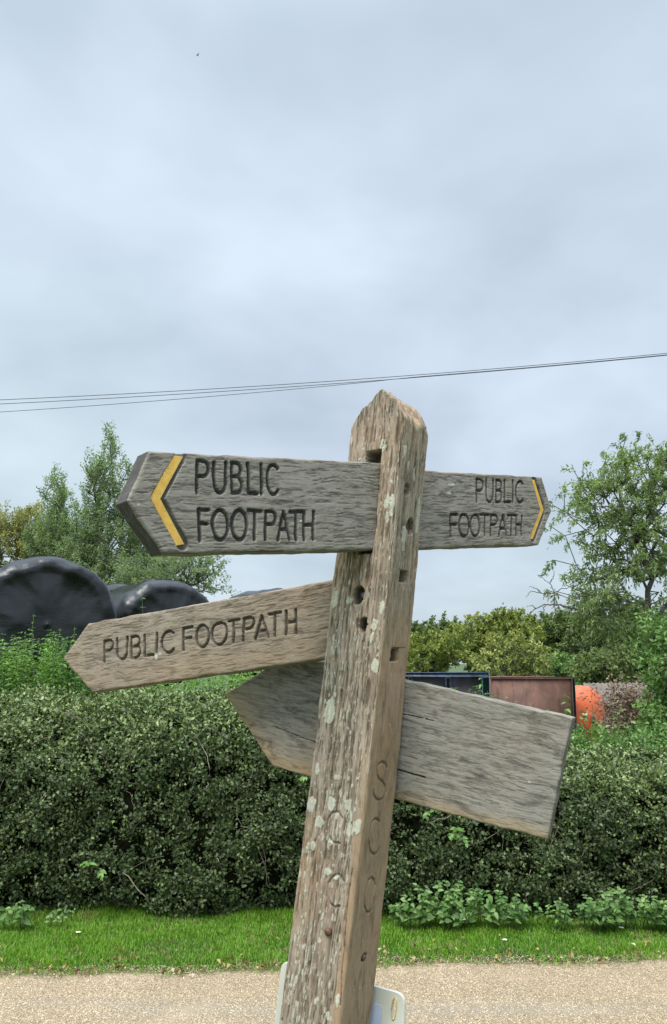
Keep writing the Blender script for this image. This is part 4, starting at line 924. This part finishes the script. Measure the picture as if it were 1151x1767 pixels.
def build_post():
    r_ = .0013; nf = 98
    # z rows
    zl = np.concatenate([np.linspace(-.05, .82, 40)[:-1], np.arange(.82, ZSH-.01, r_)])
    tt = np.linspace(0, 1, 60); nrow = len(zl)+len(tt)
    faces = []; pos = []; nor = []; wf = []; fid = []
    for f in range(4):
        w = (np.arange(nf)/nf-.5)*S+.5*S/nf
        for x in w:
            n = {0: (0, -1), 1: (1, 0), 2: (0, 1), 3: (-1, 0)}[f]; t = {0: (1, 0), 1: (0, 1), 2: (-1, 0), 3: (0, -1)}[f]
            pos.append((n[0]*S/2+t[0]*x, n[1]*S/2+t[1]*x)); nor.append(n); wf.append(x); fid.append(f)
    pos = np.array(pos); nor = np.array(nor, float); wf = np.array(wf); fid = np.array(fid); NP = len(pos)
    Z = np.zeros((nrow, NP)); Zb = np.concatenate([zl, ZSH-.01+tt*0])
    def gable(a, b):
        a0 = .006; up = APEX_H*1.02
        l = np.clip((a0-a)/(S/2+a0), 0, 1); r = np.clip((a-a0)/(S/2-a0), 0, 1)
        z = up*np.where(a < a0, 1-l**1.42, 1-r**1.45)
        return ZSH+z+(fbm(a*55+3, b*55, 41, 4)-.5)*.019+(fbm(a*300, b*60+3, 43, 2)-.5)*.005
    rad = lambda z: .006+.006*sstep(1.75, 2.05, z)
    zc = ZSH-.01
    a0_, b0_ = pos[:, 0], pos[:, 1]
    ztop = gable(a0_, b0_)
    for i, z in enumerate(zl): Z[i] = z
    for i, t in enumerate(tt): Z[len(zl)+i] = zc+(ztop-zc)*t
    R = rad(Z)
    # rounded corner
    A = np.broadcast_to(a0_, Z.shape).copy(); B = np.broadcast_to(b0_, Z.shape).copy()
    h = S/2
    ca = np.sign(A)*(h-R); cb = np.sign(B)*(h-R)
    incorner = (np.abs(A) > h-R) & (np.abs(B) > h-R)
    da, db = A-ca, B-cb; dl = np.hypot(da, db)+1e-9
    NA = np.where(incorner, da/dl, np.broadcast_to(nor[:, 0], Z.shape)); NB = np.where(incorner, db/dl, np.broadcast_to(nor[:, 1], Z.shape))
    A = np.where(incorner, ca+NA*R, A); B = np.where(incorner, cb+NB*R, B)
    # relief: long vertical grain ridges, deeper on face A, smooth brown on lower face B
    U = np.broadcast_to((wf+fid*S), Z.shape); FI = np.broadcast_to(fid, Z.shape); W = np.broadcast_to(wf, Z.shape)
    warp = (fbm(U*14, Z*2.2, 5, 3)-.5)*.016
    g = fbm((U+warp)*360, Z*22, 1, 3, .65); g2 = fbm((U+warp)*150, Z*9, 2, 3)
    ridge = 1-np.abs(2*g-1)
    smoothB = np.where(FI == 1, sstep(1.82, 1.60, Z), 0)          # the planed-looking lower right face
    # a planed patch also wraps round the front corner a little
    smoothB = np.maximum(smoothB, np.where(FI == 0, sstep(.040, .052, W)*sstep(1.5, 1.3, Z), 0))
    amp = 1-.78*smoothB
    H = -(.0028*sstep(.52, .26, g)+.0016*sstep(.55, .25, g2))*amp + (.0012*(vn(U*700, Z*60, 8)-.5))*amp
    H += (fbm(U*22, Z*10, 13, 3)-.5)*.006
    groove = np.clip((sstep(.50, .28, g)*.9+sstep(.5, .3, g2)*.35), 0, 1)*amp+.12*smoothB
    ink_shade = np.zeros_like(Z); lich = np.zeros_like(Z); warm = .75*smoothB+.25*sstep(1.45, 1.15, Z)*np.where(FI == 0, fbm(U*40, Z*16, 66, 3), 0)
    carve = np.zeros_like(Z)
    def local(face): return (FI == (0 if face == 'A' else 1))
    def hole(px, py, rx, ry, face, depth, n=.25, dark=.9):
        nonlocal carve, ink_shade
        w0, z0 = face_uv(px, py, face); w1, _ = face_uv(px+rx, py, face); _, z1 = face_uv(px, py-ry, face)
        a = math.atan2(1, 1)
        d = np.hypot((W-w0+(Z-z0)*-.0)/abs(w1-w0), (Z-z0)/abs(z1-z0))+(fbm(W*180, Z*180, int(px), 2)-.5)*n
        k = sstep(1.08, .86, d)*local(face); carve = np.maximum(carve, k*depth); ink_shade = np.maximum(ink_shade, k*dark)  # recess darkened by colour as well as carved, for its shade
    def rect(p0, p1, face, depth, dark=.9, soft=.0012):
        nonlocal carve, ink_shade
        w0, z0 = face_uv(*p0, face); w1, z1 = face_uv(*p1, face); sh = 0
        wm, zm = (w0+w1)/2, (z0+z1)/2
        dx = np.abs(W-wm)-abs(w1-w0)/2+(vn(W*0+3, Z*220, 3)-.5)*.0015; dz = np.abs(Z-zm)-abs(z1-z0)/2+(vn(W*260, Z*0, 4)-.5)*.002
        k = sstep(soft, -soft, np.maximum(dx, dz))*local(face); carve = np.maximum(carve, k*depth); ink_shade = np.maximum(ink_shade, k*dark)  # mortise shade put into the colour on top of the carving
    rect((631, 779), (654.5, 800), 'A', .035, .75)
    rect((618, 944), (641, 954), 'A', .02, .6)
    hole(617, 1027, 10, 16, 'A', .022); hole(625.5, 1078, 7.5, 13, 'A', .02)
    hole(704, 845, 5.5, 11, 'B', .010, dark=.55); hole(709, 909, 6.5, 15, 'B', .012, dark=.75)
    rect((690, 983), (702, 1006), 'B', .02, .8); rect((675.5, 1119), (688.5, 1141), 'B', .024)
    hole(565, 1609, 6, 7, 'A', .004, dark=.2); hole(629, 1652, 4.5, 7, 'B', .004, dark=.85)
    def groove_line(pts, face, wd, dp, ik=.5):
        nonlocal carve, ink_shade
        L_ = [face_uv(x, y, face) for x, y in pts]; d = seg_dist(np.where(local(face), W, 9), Z, [L_])
        k = sstep(wd, wd*.4, d)*local(face); carve = np.maximum(carve, k*dp); ink_shade = np.maximum(ink_shade, k*ik)
    groove_line([(690, 1006), (688, 1040), (680, 1090), (677, 1119)], 'B', .0014, .004, .7)
    groove_line([(702, 985), (699, 1030), (697, 1048)], 'B', .0012, .003, .6)
    groove_line([(678, 1117), (700, 1118)], 'B', .001, .003, .5)
    groove_line([(661, 1212), (659, 1250)], 'B', .0018, .0035, .45); groove_line([(672, 1224), (672, 1249)], 'B', .0015, .003, .35)
    groove_line([(629, 1660), (627, 1767)], 'B', .0012, .002, .35)
    groove_line([(694, 1150), (683, 1380)], 'B', .0010, .002, .4)
    for pts_ in ([(664, 700), (662, 760), (660, 775)], [(640, 985), (628, 1100), (612, 1240), (606, 1300)], [(590, 1190), (578, 1300), (570, 1370)], [(606, 1500), (592, 1640), (585, 1767)], [(545, 1540), (535, 1650), (528, 1720)], [(652, 985), (643, 1060)]):
        j = [(x+random.uniform(-1.5, 1.5), y) for (x0, y0), (x1, y1) in zip(pts_[:-1], pts_[1:]) for x, y in [(x0+(x1-x0)*t, y0+(y1-y0)*t) for t in (0, .25, .5, .75)]]
        groove_line(j, 'A', .0010, .005, .75)
    groove_line([(718, 860), (712, 960), (706, 1050), (700, 1100)], 'B', .0012, .005, .7)
    groove_line([(652, 800), (650, 850), (646, 910), (641, 948)], 'A', .0030, .010, .8)
    # council initials routed down the right face
    def P_(pts, face='B'): return [face_uv(x, y, face) for x, y in pts]
    Slet = [(669.5, 1325), (667, 1317), (661, 1314.5), (655.5, 1318), (652.5, 1326), (652.5, 1337), (656, 1344), (663, 1349), (667, 1357), (667, 1367), (664, 1376), (658, 1380.5), (651, 1379), (647, 1371), (646, 1364)]
    C1 = [(655, 1418), (652, 1413.5), (647, 1413), (642, 1420), (638, 1435), (636.5, 1450), (638, 1464), (642, 1472), (648, 1474), (653, 1470), (655, 1464)]
    C2 = [(649, 1527), (648, 1519), (643, 1514), (637, 1518), (632, 1532), (629, 1548), (629, 1562), (633, 1573), (638, 1574.5), (643, 1570), (646, 1560), (647, 1550)]
    for L_ in (Slet, C1, C2): groove_line(L_, 'B', .0030, .0038, .42)
    for L_ in ([(590, 1412), (583, 1402), (574, 1402), (567, 1412), (565, 1430), (568, 1446), (576, 1455), (586, 1455)], [(591, 1522), (584, 1510), (574, 1512), (566, 1524), (563, 1545), (568, 1560), (576, 1566), (585, 1564)]):
        groove_line(L_, 'A', .0030, .0035, .18)
    H = H-carve; groove = groove*(1-np.clip(carve/.003, 0, 1))
    # lichen
    def patch(px, py, rx, ry, face, st=1.0):
        nonlocal lich
        w0, z0 = face_uv(px, py, face); w1, _ = face_uv(px+rx, py, face); _, z1 = face_uv(px, py-ry, face)
        d = np.hypot((W-w0)/abs(w1-w0), (Z-z0)/abs(z1-z0))+(fbm(W*170, Z*110, int(px+py), 3)-.5)*.9
        lich = np.maximum(lich, sstep(1.0, .85, d)*local(face)*st)
    for a in ((569, 1228, 9, 24), (572, 1387, 7, 14), (600, 1388, 5, 10), (617, 1427, 7, 14), (602, 1432, 4, 15), (583, 1726, 4, 15), (537, 1388, 7, 16), (552, 1420, 7, 12), (578, 1034, 6, 17), (603, 1036, 5, 6), (647, 1148, 7, 14), (645, 1080, 5, 12), (676, 872, 5, 20), (668, 868, 6, 11), (668, 893, 3.5, 10), (565, 1505, 6, 7), (579, 1515, 4, 6), (660, 770, 5, 14), (605, 760, 3, 10), (548, 1330, 4, 12), (541, 1460, 4, 10), (570, 1455, 4, 5), (543, 1730, 3, 8), (565, 1755, 4, 10), (658, 1050, 5, 12), (641, 1100, 4, 10)): patch(*a, 'A')
    for a in ((699, 778, 2, 13), (722, 890, 3, 30), (697, 930, 3, 22), (716, 820, 2, 14), (704, 805, 2.5, 12)): patch(*a, 'B', .8)
    fl = fbm((U+warp*.5)*400, Z*75, 91, 2); zone = fbm(U*30, Z*9, 95, 2)
    flecks = sstep(.715, .765, fl+.26*(zone-.55)+.050*sstep(1.65, 1.2, Z))*np.where(FI == 0, 1, .45)*(1-smoothB)
    lich = np.maximum(lich, flecks*.9); lich = lich*(1-np.clip(ink_shade, 0, 1))
    H += lich*(.0009+.0005*vn(W*600, Z*600, 5))
    capness = np.zeros_like(Z)
    A = A+NA*H; B = B+NB*H
    ax = axis_x(Z)
    X = ax+A*eA[0]+B*eB[0]; Y = YP+A*eA[1]+B*eB[1]
    V = np.stack([X, Y, Z], -1).reshape(-1, 3)
    i = np.arange(nrow-1)[:, None]*NP; j = np.arange(NP)[None]; k = (j+1) % NP
    Q = np.stack([i+j, i+k, i+NP+k, i+NP+j], -1).reshape(-1, 4)
    at_ = {'groove': groove, 'ink_shade': ink_shade, 'lichen': lich, 'warm': warm}
    fl_ = {k_: [v.ravel()] for k_, v in at_.items()}
    # cap rings
    At, Bt = A[-1], B[-1]; VV = [V]; QQ = [Q]; prev = np.arange(NP)+(nrow-1)*NP; tot = len(V); nr = 26
    for q in range(1, nr+1):
        f = 1-q/(nr+.0)*.985; a, b = At*f, Bt*f; z = gable(a, b)
        z = z+.0015*(vn(a*500, b*500, 7)-.5)
        P = np.stack([axis_x(z)+a*eA[0]+b*eB[0], YP+a*eA[1]+b*eB[1], z], -1); VV.append(P); cur = np.arange(NP)+tot; tot += NP
        nx = np.roll(np.arange(NP), -1); QQ.append(np.stack([prev, prev[nx], cur[nx], cur], -1)); prev = cur
        gg = fbm(a*160, b*160, 51, 3); fl_['groove'].append(sstep(.45, .3, gg)*.8); fl_['ink_shade'].append(np.zeros(NP)); fl_['lichen'].append(sstep(.62, .68, gg)*.3); fl_['warm'].append(np.full(NP, .55))
    V = np.vstack(VV)-PO; fl_ = {k_: np.concatenate(v) for k_, v in fl_.items()}
    o = link('post', mesh_np('post', V, QQ, fl_), post_wood, post_root)
    return o
post_o = build_post()

def build_arm(label, plane_p, yaw, left_px, right_px, thick, wood, strokes=None, groove_strokes=None, chev=None, cracks=(), lichen=(), warm_edge=None, seed=0, res=.0012, inkv=.95, depth=.0055, hw=.0024, grain_amp=1.0, rnd_r=.005, knots=(), end_shade_algae=0.0):
    """plane_p: a point of the board's front face; yaw: its heading (deg) ; left/right_px: boundary polylines bottom->top in photo pixels"""
    d = np.array([math.cos(math.radians(yaw)), math.sin(math.radians(yaw)), 0.0]); n = np.array([d[1], -d[0], 0.0])   # n faces the camera
    if n[1] > 0: n = -n
    Lp = np.array([on_plane(x, y, plane_p, n) for x, y in left_px]); Rp = np.array([on_plane(x, y, plane_p, n) for x, y in right_px])
    org = (Lp.mean(0)+Rp.mean(0))/2
    tdir = (Rp[-1]+Rp[0])-(Lp[-1]+Lp[0]); tdir /= np.linalg.norm(tdir); vdir = np.cross(tdir, n); 
    if vdir[2] < 0: vdir = -vdir
    uv = lambda P: np.stack([(P-org)@tdir, (P-org)@vdir], -1)
    to_uv = lambda x, y: tuple(uv(on_plane(x, y, plane_p, n)))
    Lu, Ru = uv(Lp), uv(Rp)
    def param(pts, s):
        # stations by height, so that the kink sits where it is in the photo
        t = (pts[:, 1]-pts[0, 1])/(pts[-1, 1]-pts[0, 1]); return np.stack([np.interp(s, t, pts[:, 0]), np.interp(s, t, pts[:, 1])], -1)
    H_ = max(Lu[-1, 1]-Lu[0, 1], Ru[-1, 1]-Ru[0, 1]); Wd = Ru[:, 0].max()-Lu[:, 0].min()
    nv = int(H_/res); nu = int(Wd/res); s = np.linspace(0, 1, nv); t = np.linspace(0, 1, nu)
    a, b = param(Lu, s), param(Ru, s)
    U = a[:, None, 0]*(1-t)+b[:, None, 0]*t; V = a[:, None, 1]*(1-t)+b[:, None, 1]*t
    # distance to the border, for worn edges
    border = [list(map(tuple, Lu)), list(map(tuple, Ru)), [tuple(Lu[0]), tuple(Ru[0])], [tuple(Lu[-1]), tuple(Ru[-1])]]
    dE = seg_dist(U, V, border)
    warp = (fbm(U*5, V*8, seed+3, 3)-.5)*.009+(fbm(U*30, V*40, seed+5, 2)-.5)*.002
    for kx, ky, kr in knots:
        c_ = to_uv(kx, ky); r2 = ((U-c_[0])/(kr*2.2))**2+((V-c_[1])/kr)**2; warp = warp+(V-c_[1])*-.75*np.exp(-r2)
    g = fbm(U*36, (V+warp)*340, seed, 3, .75); g2 = fbm(U*14, (V+warp)*190, seed+7, 3)
    D = (.0007*sstep(.48, .28, g)+.0002*sstep(.46, .25, g2))*grain_amp+(fbm(U*9, V*14, seed+20, 3)-.5)*.0010*grain_amp+(vn(U*260, V*500, seed+1)-.5)*.0003*grain_amp
    groove = np.clip(sstep(.52, .28, g)*.75+sstep(.46, .3, g2)*.25, 0, 1)*min(1, grain_amp)
    rr = rnd_r*(.7+.8*fbm(U*30, V*30, seed+31, 2)); e = np.clip(dE/rr, 0, 1); edge = rr*(1-np.sqrt(1-(1-e)**2))*.75
    ink_shade = np.zeros_like(U); lich = np.zeros_like(U); warm = np.zeros_like(U)
    if strokes:
        L_ = []
        for letters, top, bot in strokes: L_ += text_lines(letters, top, bot, to_uv)
        dd = seg_dist(U, V, L_)+(vn(U*300, V*300, seed+40)-.5)*.0009
        k = sstep(hw+.0007, hw-.0005, dd); D = np.maximum(D, k*(depth+.0006*vn(U*400, V*400, 3))); ink_shade = np.maximum(ink_shade, k*inkv*(.8+.2*vn(U*90, V*90, seed+2)))
        groove = groove*(1-k)
    if chev is not None:
        C = [to_uv(*p) for p in chev['groove']]; w = chev['gw']
        dd = seg_dist(U, V, [C]); k = sstep(w+.0006, w-.0006, dd); D = np.maximum(D, k*.007); ink_shade = np.maximum(ink_shade, k*.7); groove = groove*(1-k)  # groove also painted dark, for the shadow beside the chevron
    for pts, wd in cracks:
        dd = seg_dist(U, V, [[to_uv(*p) for p in pts]])+(vn(U*260, V*260, seed+9)-.5)*.0006; k = sstep(wd, wd*.3, dd); D = np.maximum(D, k*.006); ink_shade = np.maximum(ink_shade, k)
    for px, py, rx, ry in lichen:
        c = to_uv(px, py); sc = np.linalg.norm(np.array(to_uv(px+10, py))-c)/10
        dd = np.hypot((U-c[0])/(rx*sc), (V-c[1])/(ry*sc))+(fbm(U*150, V*150, int(px), 3)-.5)*.9; lich = np.maximum(lich, sstep(1, .85, dd))
    if warm_edge is not None: warm = np.clip(warm_edge(U, V, to_uv)+.0, 0, 1)*(.5+.7*fbm(U*12, V*60, seed+4, 2))
    # ragged outline
    U2 = U+(fbm(U*40, V*40, seed+50, 3)-.5)*.0040; V2 = V+(fbm(U*28, V*28, seed+60, 3)-.5)*.0035
    front = np.stack([U2, D+edge, V2], -1); back = np.stack([U2, thick-edge-.002*fbm(U*20, V*90, seed+70, 2), V2], -1)
    N0 = nv*nu; idx = np.arange(N0).reshape(nv, nu)
    q = lambda I: np.stack([I[:-1, :-1], I[:-1, 1:], I[1:, 1:], I[1:, :-1]], -1).reshape(-1, 4)
    loop = np.concatenate([idx[0, :-1], idx[:-1, -1], idx[-1, :0:-1], idx[:0:-1, 0]]); nl = len(loop)
    vs = [front.reshape(-1, 3), back.reshape(-1, 3)]; fs = [q(idx), q(idx+N0)[:, ::-1]]
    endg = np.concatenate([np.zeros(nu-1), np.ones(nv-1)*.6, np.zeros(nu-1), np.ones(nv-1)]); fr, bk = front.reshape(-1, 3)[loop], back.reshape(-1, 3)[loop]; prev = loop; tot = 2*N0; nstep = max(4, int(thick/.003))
    sg, si = [], []; endl = np.concatenate([np.zeros(nu-1), np.zeros(nv-1), np.zeros(nu-1), np.ones(nv-1)])  # left end gets extra dark colour: painted shade plus algae
    for m_ in range(1, nstep):
        f = m_/nstep; P = fr*(1-f)+bk*f; c = P[:, [0, 2]]-np.array([0, 0]); arc_ = np.arange(nl)*res
        gr = fbm(P[:, 0]*11+f*2, P[:, 2]*11+f*thick*340, seed+80, 3); dpt = (gr-.5)*.0022
        nrm2 = np.roll(P, -1, 0)-np.roll(P, 1, 0); nx = np.stack([nrm2[:, 2], 0*dpt, -nrm2[:, 0]], -1); nx /= np.linalg.norm(nx, axis=1)[:, None]+1e-9
        P = P+nx*dpt[:, None]; vs.append(P); cur = np.arange(nl)+tot; tot += nl; nn = np.roll(np.arange(nl), -1)
        fs.append(np.stack([prev, cur, cur[nn], prev[nn]], -1)); prev = cur; si.append(endl*end_shade_algae*(.7+.5*vn(P[:, 2]*90, arc_*0+f*5, 3))); sg.append(np.clip(sstep(.5, .3, gr)*.6+.75*endg, 0, 1))
    nn = np.roll(np.arange(nl), -1); cur = loop+N0; fs.append(np.stack([prev, cur, cur[nn], prev[nn]], -1))
    sg = np.concatenate(sg); z0 = np.zeros(len(sg)); bz = np.zeros(N0)
    attrs = {'groove': np.concatenate([groove.ravel(), groove.ravel(), sg]), 'ink_shade': np.concatenate([ink_shade.ravel(), bz, np.clip(np.concatenate(si), 0, 1)]), 'lichen': np.concatenate([lich.ravel(), bz, z0]), 'warm': np.concatenate([warm.ravel(), bz, z0])}
    me = mesh_np('sign_arm', np.vstack(vs), fs, attrs)
    o = link('sign_arm', me, wood, post_root)
    M = Matrix(((tdir[0], -n[0], vdir[0], org[0]-PO[0]), (tdir[1], -n[1], vdir[1], org[1]-PO[1]), (tdir[2], -n[2], vdir[2], org[2]-PO[2]), (0, 0, 0, 1)))
    o.matrix_local = M; o['label'] = label
    if chev is not None:
        cu = bpy.data.curves.new('chevron', 'CURVE'); cu.dimensions = '2D'; cu.fill_mode = 'BOTH'; cu.extrude = .0020; cu.bevel_depth = .0006; cu.bevel_resolution = 1
        sp = cu.splines.new('POLY'); P = [to_uv(*p) for p in chev['shape']]; sp.points.add(len(P)-1)
        for pt, (x, y) in zip(sp.points, P): pt.co = (x, y, 0, 1)
        sp.use_cyclic_u = True; tmp = bpy.data.objects.new('tmp', cu); me = bpy.data.meshes.new_from_object(tmp); bpy.data.objects.remove(tmp); me.name = 'chevron'
        c = link('chevron', me, yellow, o); c.matrix_local = Matrix.Translation((0, .0036, 0)) @ Matrix.Rotation(math.pi/2, 4, 'X')
        c['label'] = chev['label']
    return o
ym = NT('yellow_paint'); _n = ym.noise(ym.coord(), 60, 4, .6); _n2 = ym.noise(ym.coord(loc=(1, 2, 3)), 240, 3, .7)
_c = ym.mix(ym.step(_n, .35, .7), (.60, .33, .05), (.72, .43, .08)); _c = ym.mix(ym.math('MULTIPLY', ym.step(_n2, .57, .68), .7), _c, (.30, .20, .08))
ym.col(_c); ym.rough(.5); ym.bump(_n2, .2, .001); yellow = ym.m

def ln(x0, y0, x1, y1): return lambda x: y0+(y1-y0)*(x-x0)/(x1-x0)
def Z1(ls, ox, sc): return [(c, ox+a/sc, ox+b/sc) for c, a, b in ls]
# point on face A where arm 1 meets the post
def faceA_point(px, py):
    w, z = face_uv(px, py, 'A'); return axis(z)-eB*S/2+eA*w
pA = faceA_point(647, 875)
# upper left
t1 = Z1([('P', 366, 418), ('U', 435, 485), ('B', 506, 548), ('L', 570, 608), ('I', 618, 630), ('C', 646, 694)], 180, 2.302)
t2 = Z1([('F', 376, 418), ('O', 432, 492), ('O', 508, 566), ('T', 573, 622), ('P', 640, 684), ('A', 690, 738), ('T', 740, 786), ('H', 793, 833)], 180, 2.302)
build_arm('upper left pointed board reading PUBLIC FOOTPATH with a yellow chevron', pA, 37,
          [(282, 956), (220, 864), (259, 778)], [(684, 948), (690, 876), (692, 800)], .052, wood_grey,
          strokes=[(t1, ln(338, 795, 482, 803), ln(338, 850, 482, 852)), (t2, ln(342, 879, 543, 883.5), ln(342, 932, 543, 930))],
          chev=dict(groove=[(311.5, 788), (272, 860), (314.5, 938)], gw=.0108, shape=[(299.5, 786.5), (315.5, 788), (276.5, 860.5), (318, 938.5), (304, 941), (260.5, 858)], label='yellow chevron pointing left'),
          lichen=[(520, 898, 3, 2), (240, 870, 2, 2)], seed=100, end_shade_algae=.62, knots=[(590, 835, .016), (250, 905, .012), (560, 915, .010)], hw=.0032, depth=.0075)
# upper right, on the far side of the post
nrm = None
p2 = at(740, 880, 1.835)
u1 = Z1([('P', 720, 752), ('U', 765, 800), ('B', 812, 840), ('L', 852, 882), ('I', 887, 897), ('C', 906, 942)], 560, 2.74)
u2 = Z1([('F', 595, 630), ('O', 638, 684), ('O', 692, 736), ('T', 740, 778), ('P', 786, 820), ('A', 826, 864), ('T', 866, 902), ('H', 906, 934)], 560, 2.74)
build_arm('upper right pointed board reading PUBLIC FOOTPATH with a yellow chevron', p2, 39,
          [(660, 948), (662, 807)], [(930, 940.5), (952.5, 882), (936, 823)], .045, wood_grey,
          strokes=[(u1, ln(823, 827, 904, 830.5), ln(823, 866, 904, 866.5)), (u2, ln(777, 887.5, 900, 889.5), ln(777, 926, 900, 923))],
          chev=dict(groove=[(922.5, 829), (938, 880), (919.5, 929)], gw=.0092, shape=[(916, 828), (922.5, 828), (938.5, 879.5), (920, 929.5), (912.5, 930), (931, 879.5)], label='yellow chevron pointing right'),
          lichen=[(780, 835, 6, 2), (775, 850, 5, 2)], seed=200, knots=[(765, 855, .012), (760, 915, .010)], hw=.0030, depth=.0075)
# middle left, brown
cl = axis(1.72)-eA*S/2
p3 = cl+eB*(-S*.38)
v1 = Z1([('P', 192, 228), ('U', 242, 282), ('B', 294, 330), ('L', 345, 380), ('I', 386, 396), ('C', 408, 458), ('F', 490, 526), ('O', 538, 586), ('O', 598, 654), ('T', 658, 700), ('P', 714, 756), ('A', 762, 808), ('T', 812, 856), ('H', 874, 914)], 90, 2.172)
build_arm('middle left pointed brown board reading PUBLIC FOOTPATH, tilted upward to the post', p3, -25,
          [(159, 1195), (108, 1137), (152, 1075)], [(592, 1133), (606, 995)], .045, wood_brown,
          strokes=[(v1, ln(178, 1107, 511, 1053), ln(178, 1143, 511, 1092.5))], lichen=[(269, 1131, 3.0, 5), (276, 1128, 3, 2)], seed=300, knots=[(220, 1160, .012), (430, 1030, .010)], cracks=[(((300, 1046), (380, 1030), (470, 1016)), .0007)], hw=.0028, depth=.0065, inkv=.85,
          warm_edge=lambda U, V, f: sstep(-.01, -.055, V)*.6)
# big tilted board seen from behind
p4 = axis(1.45)+eA*S/2+eB*(S/2+.006)
def we4(U, V, f):
    a, b = f(388, 1198), f(470, 1323); c = f(540, 1338); e_ = f(945, 1450)
    d1 = seg_dist(U, V, [[a, b], [b, c], [c, e_]]); d2 = seg_dist(U, V, [[a, b], [b, c]])
    return sstep(.03, .004, d1)*.8+sstep(.09, .01, d2)*.35
build_arm('wide tilted blank board slipped down behind the post, pointed at its left end and square at its right', p4, -25,
          [(470, 1323), (388, 1198), (497, 1128)], [(944, 1450), (967, 1340), (988, 1238)], .030, wood_tilt,
          cracks=[(((690, 1232), (720, 1236), (748, 1244)), .0009), (((680, 1326), (706, 1333), (733, 1342)), .0016), (((470, 1253), (545, 1282)), .0008)],
          lichen=[(914, 1350, 3, 2.5)], warm_edge=we4, seed=400, knots=[(925, 1300, .020), (780, 1240, .014), (455, 1220, .014)], grain_amp=.75, rnd_r=.004)

# bolts in the post
def bolts():
    rustm = plain('rusty_bolt', (.16, .085, .055), .7, .4, .4, 90); steel = plain('dull_steel_bolt', (.20, .20, .21), .5, .7, .3, 80)
    for px, py, face, r, mt, lift, lb in ((566, 1608, 'A', .0065, rustm, .004, 'rusty bolt head'), (619, 1026, 'A', .007, steel, -.017, 'grey bolt end deep in its hole'), (629.5, 1652, 'B', .0055, rustm, .0005, 'dark rusty screw head'), (706, 843, 'B', .005, rustm, -.007, 'rusty bolt end in its hole')):
        w, z = face_uv(px, py, face); e, nn, off = (eA, -eB, -eB*S/2) if face == 'A' else (eB, eA, eA*S/2)
        c = axis(z)+off+e*w; mb = MB(); mb.tube([c-nn*.02, c+nn*(lift-.002), c+nn*lift, c+nn*(lift+.001)], [r, r, r*.8, r*.3], 14)
        o = link('bolt', mb.mesh('bolt'), mt, post_root); o.data.transform(Matrix.Translation(-PO)); o['label'] = lb
bolts()

# ---------------------------------------------------------------- white plastic board behind the post foot
def board():
    pb = axis(.95)+eB*(S/2+.016); n = -eB
    org = on_plane(590, 1720, pb, n); 
    a = on_plane(500, 1662, pb, n); b = on_plane(690, 1713, pb, n); td = eA; vd = np.array([0, 0, 1.0])
    f = lambda x, y: (lambda q: (float((q-org)@td), float((q-org)@vd)))(on_plane(x, y, pb, n))
    root = empty('plastic_board', tuple(org)); tag(root, 'off-white plastic board with rounded corners and a handle slot, fixed low behind the post', 'plastic board')
    TL, TR = f(488, 1658), f(699, 1716); BL, BR = f(476, 1767), f(697, 1767)
    dl = (np.array(BL)-TL); dl /= np.linalg.norm(dl); dr = (np.array(BR)-TR); dr /= np.linalg.norm(dr)
    Ht = .30; pts = [np.array(TL), np.array(TR), np.array(TR)+dr*Ht, np.array(TL)+dl*Ht]
    def rounded(P, r, n=8):
        out = []
        for i in range(len(P)):
            p, a_, b_ = P[i], P[i-1], P[(i+1) % len(P)]; u = (a_-p)/np.linalg.norm(a_-p); v = (b_-p)/np.linalg.norm(b_-p)
            for t in np.linspace(0, 1, n): out.append((p+u*r*(1-t)**2+v*r*t**2))
        return out
    def curve(name, loops, ext, bev, mat, y, par=root):
        cu = bpy.data.curves.new(name, 'CURVE'); cu.dimensions = '2D'; cu.fill_mode = 'BOTH'; cu.extrude = ext; cu.bevel_depth = bev; cu.bevel_resolution = 2
        for lp in loops:
            sp = cu.splines.new('POLY'); sp.points.add(len(lp)-1)
            for pt, q in zip(sp.points, lp): pt.co = (q[0], q[1], 0, 1)
            sp.use_cyclic_u = True
        t_ = bpy.data.objects.new('tmp', cu); me = bpy.data.meshes.new_from_object(t_); bpy.data.objects.remove(t_); me.name = name
        o = link(name, me, mat, par)
        R = Matrix(((td[0], 0, n[0], 0), (td[1], 0, n[1], 0), (0, 1, 0, 0), (0, 0, 0, 1))); o.matrix_local = Matrix.Translation(n*y) @ R
        return o
    slot = [np.array(f(x, y)) for x, y in ((678.5, 1759), (676.5, 1740), (680, 1721), (685.5, 1721), (686, 1740), (682, 1759))]
    pm = plain('white_plastic', (.60, .58, .50), .4, 0, .08, 6, spec=.4, c2=(.66, .64, .56))
    edge = plain('yellowed_plastic', (.50, .36, .12), .5)
    curve('panel', [rounded(pts, .018), rounded(slot, .004, 4)[::-1]], .002, .0012, pm, 0)
    # yellowed lip round the slot
    mb = MB(); s_ = [np.array([0, 0, 0])+td*q[0]+vd*q[1]+n*.0034 for q in rounded(slot, .004, 4)]; s_.append(s_[0]); mb.tube(s_, .0011, 5, False); mb.build('slot_rim', edge, root)
    R_ = [td*q[0]+vd*q[1]+n*.001 for q in (pts[1]+(np.array([-.01, -.0])), pts[1]+np.array([.0028, -.012]), pts[2]+np.array([.0028, 0]))]
    lab = [np.array(f(x, y)) for x, y in ((610, 1726), (661, 1733), (659, 1767), (600, 1767))]; lab[2] = lab[2]+dr*.1; lab[3] = lab[3]+dr*.1
    curve('label_sheet', [rounded(lab, .005, 4)], .0003, 0, plain('lilac_paper', (.50, .52, .66), .6, 0, .08, 10), .0042)
board()
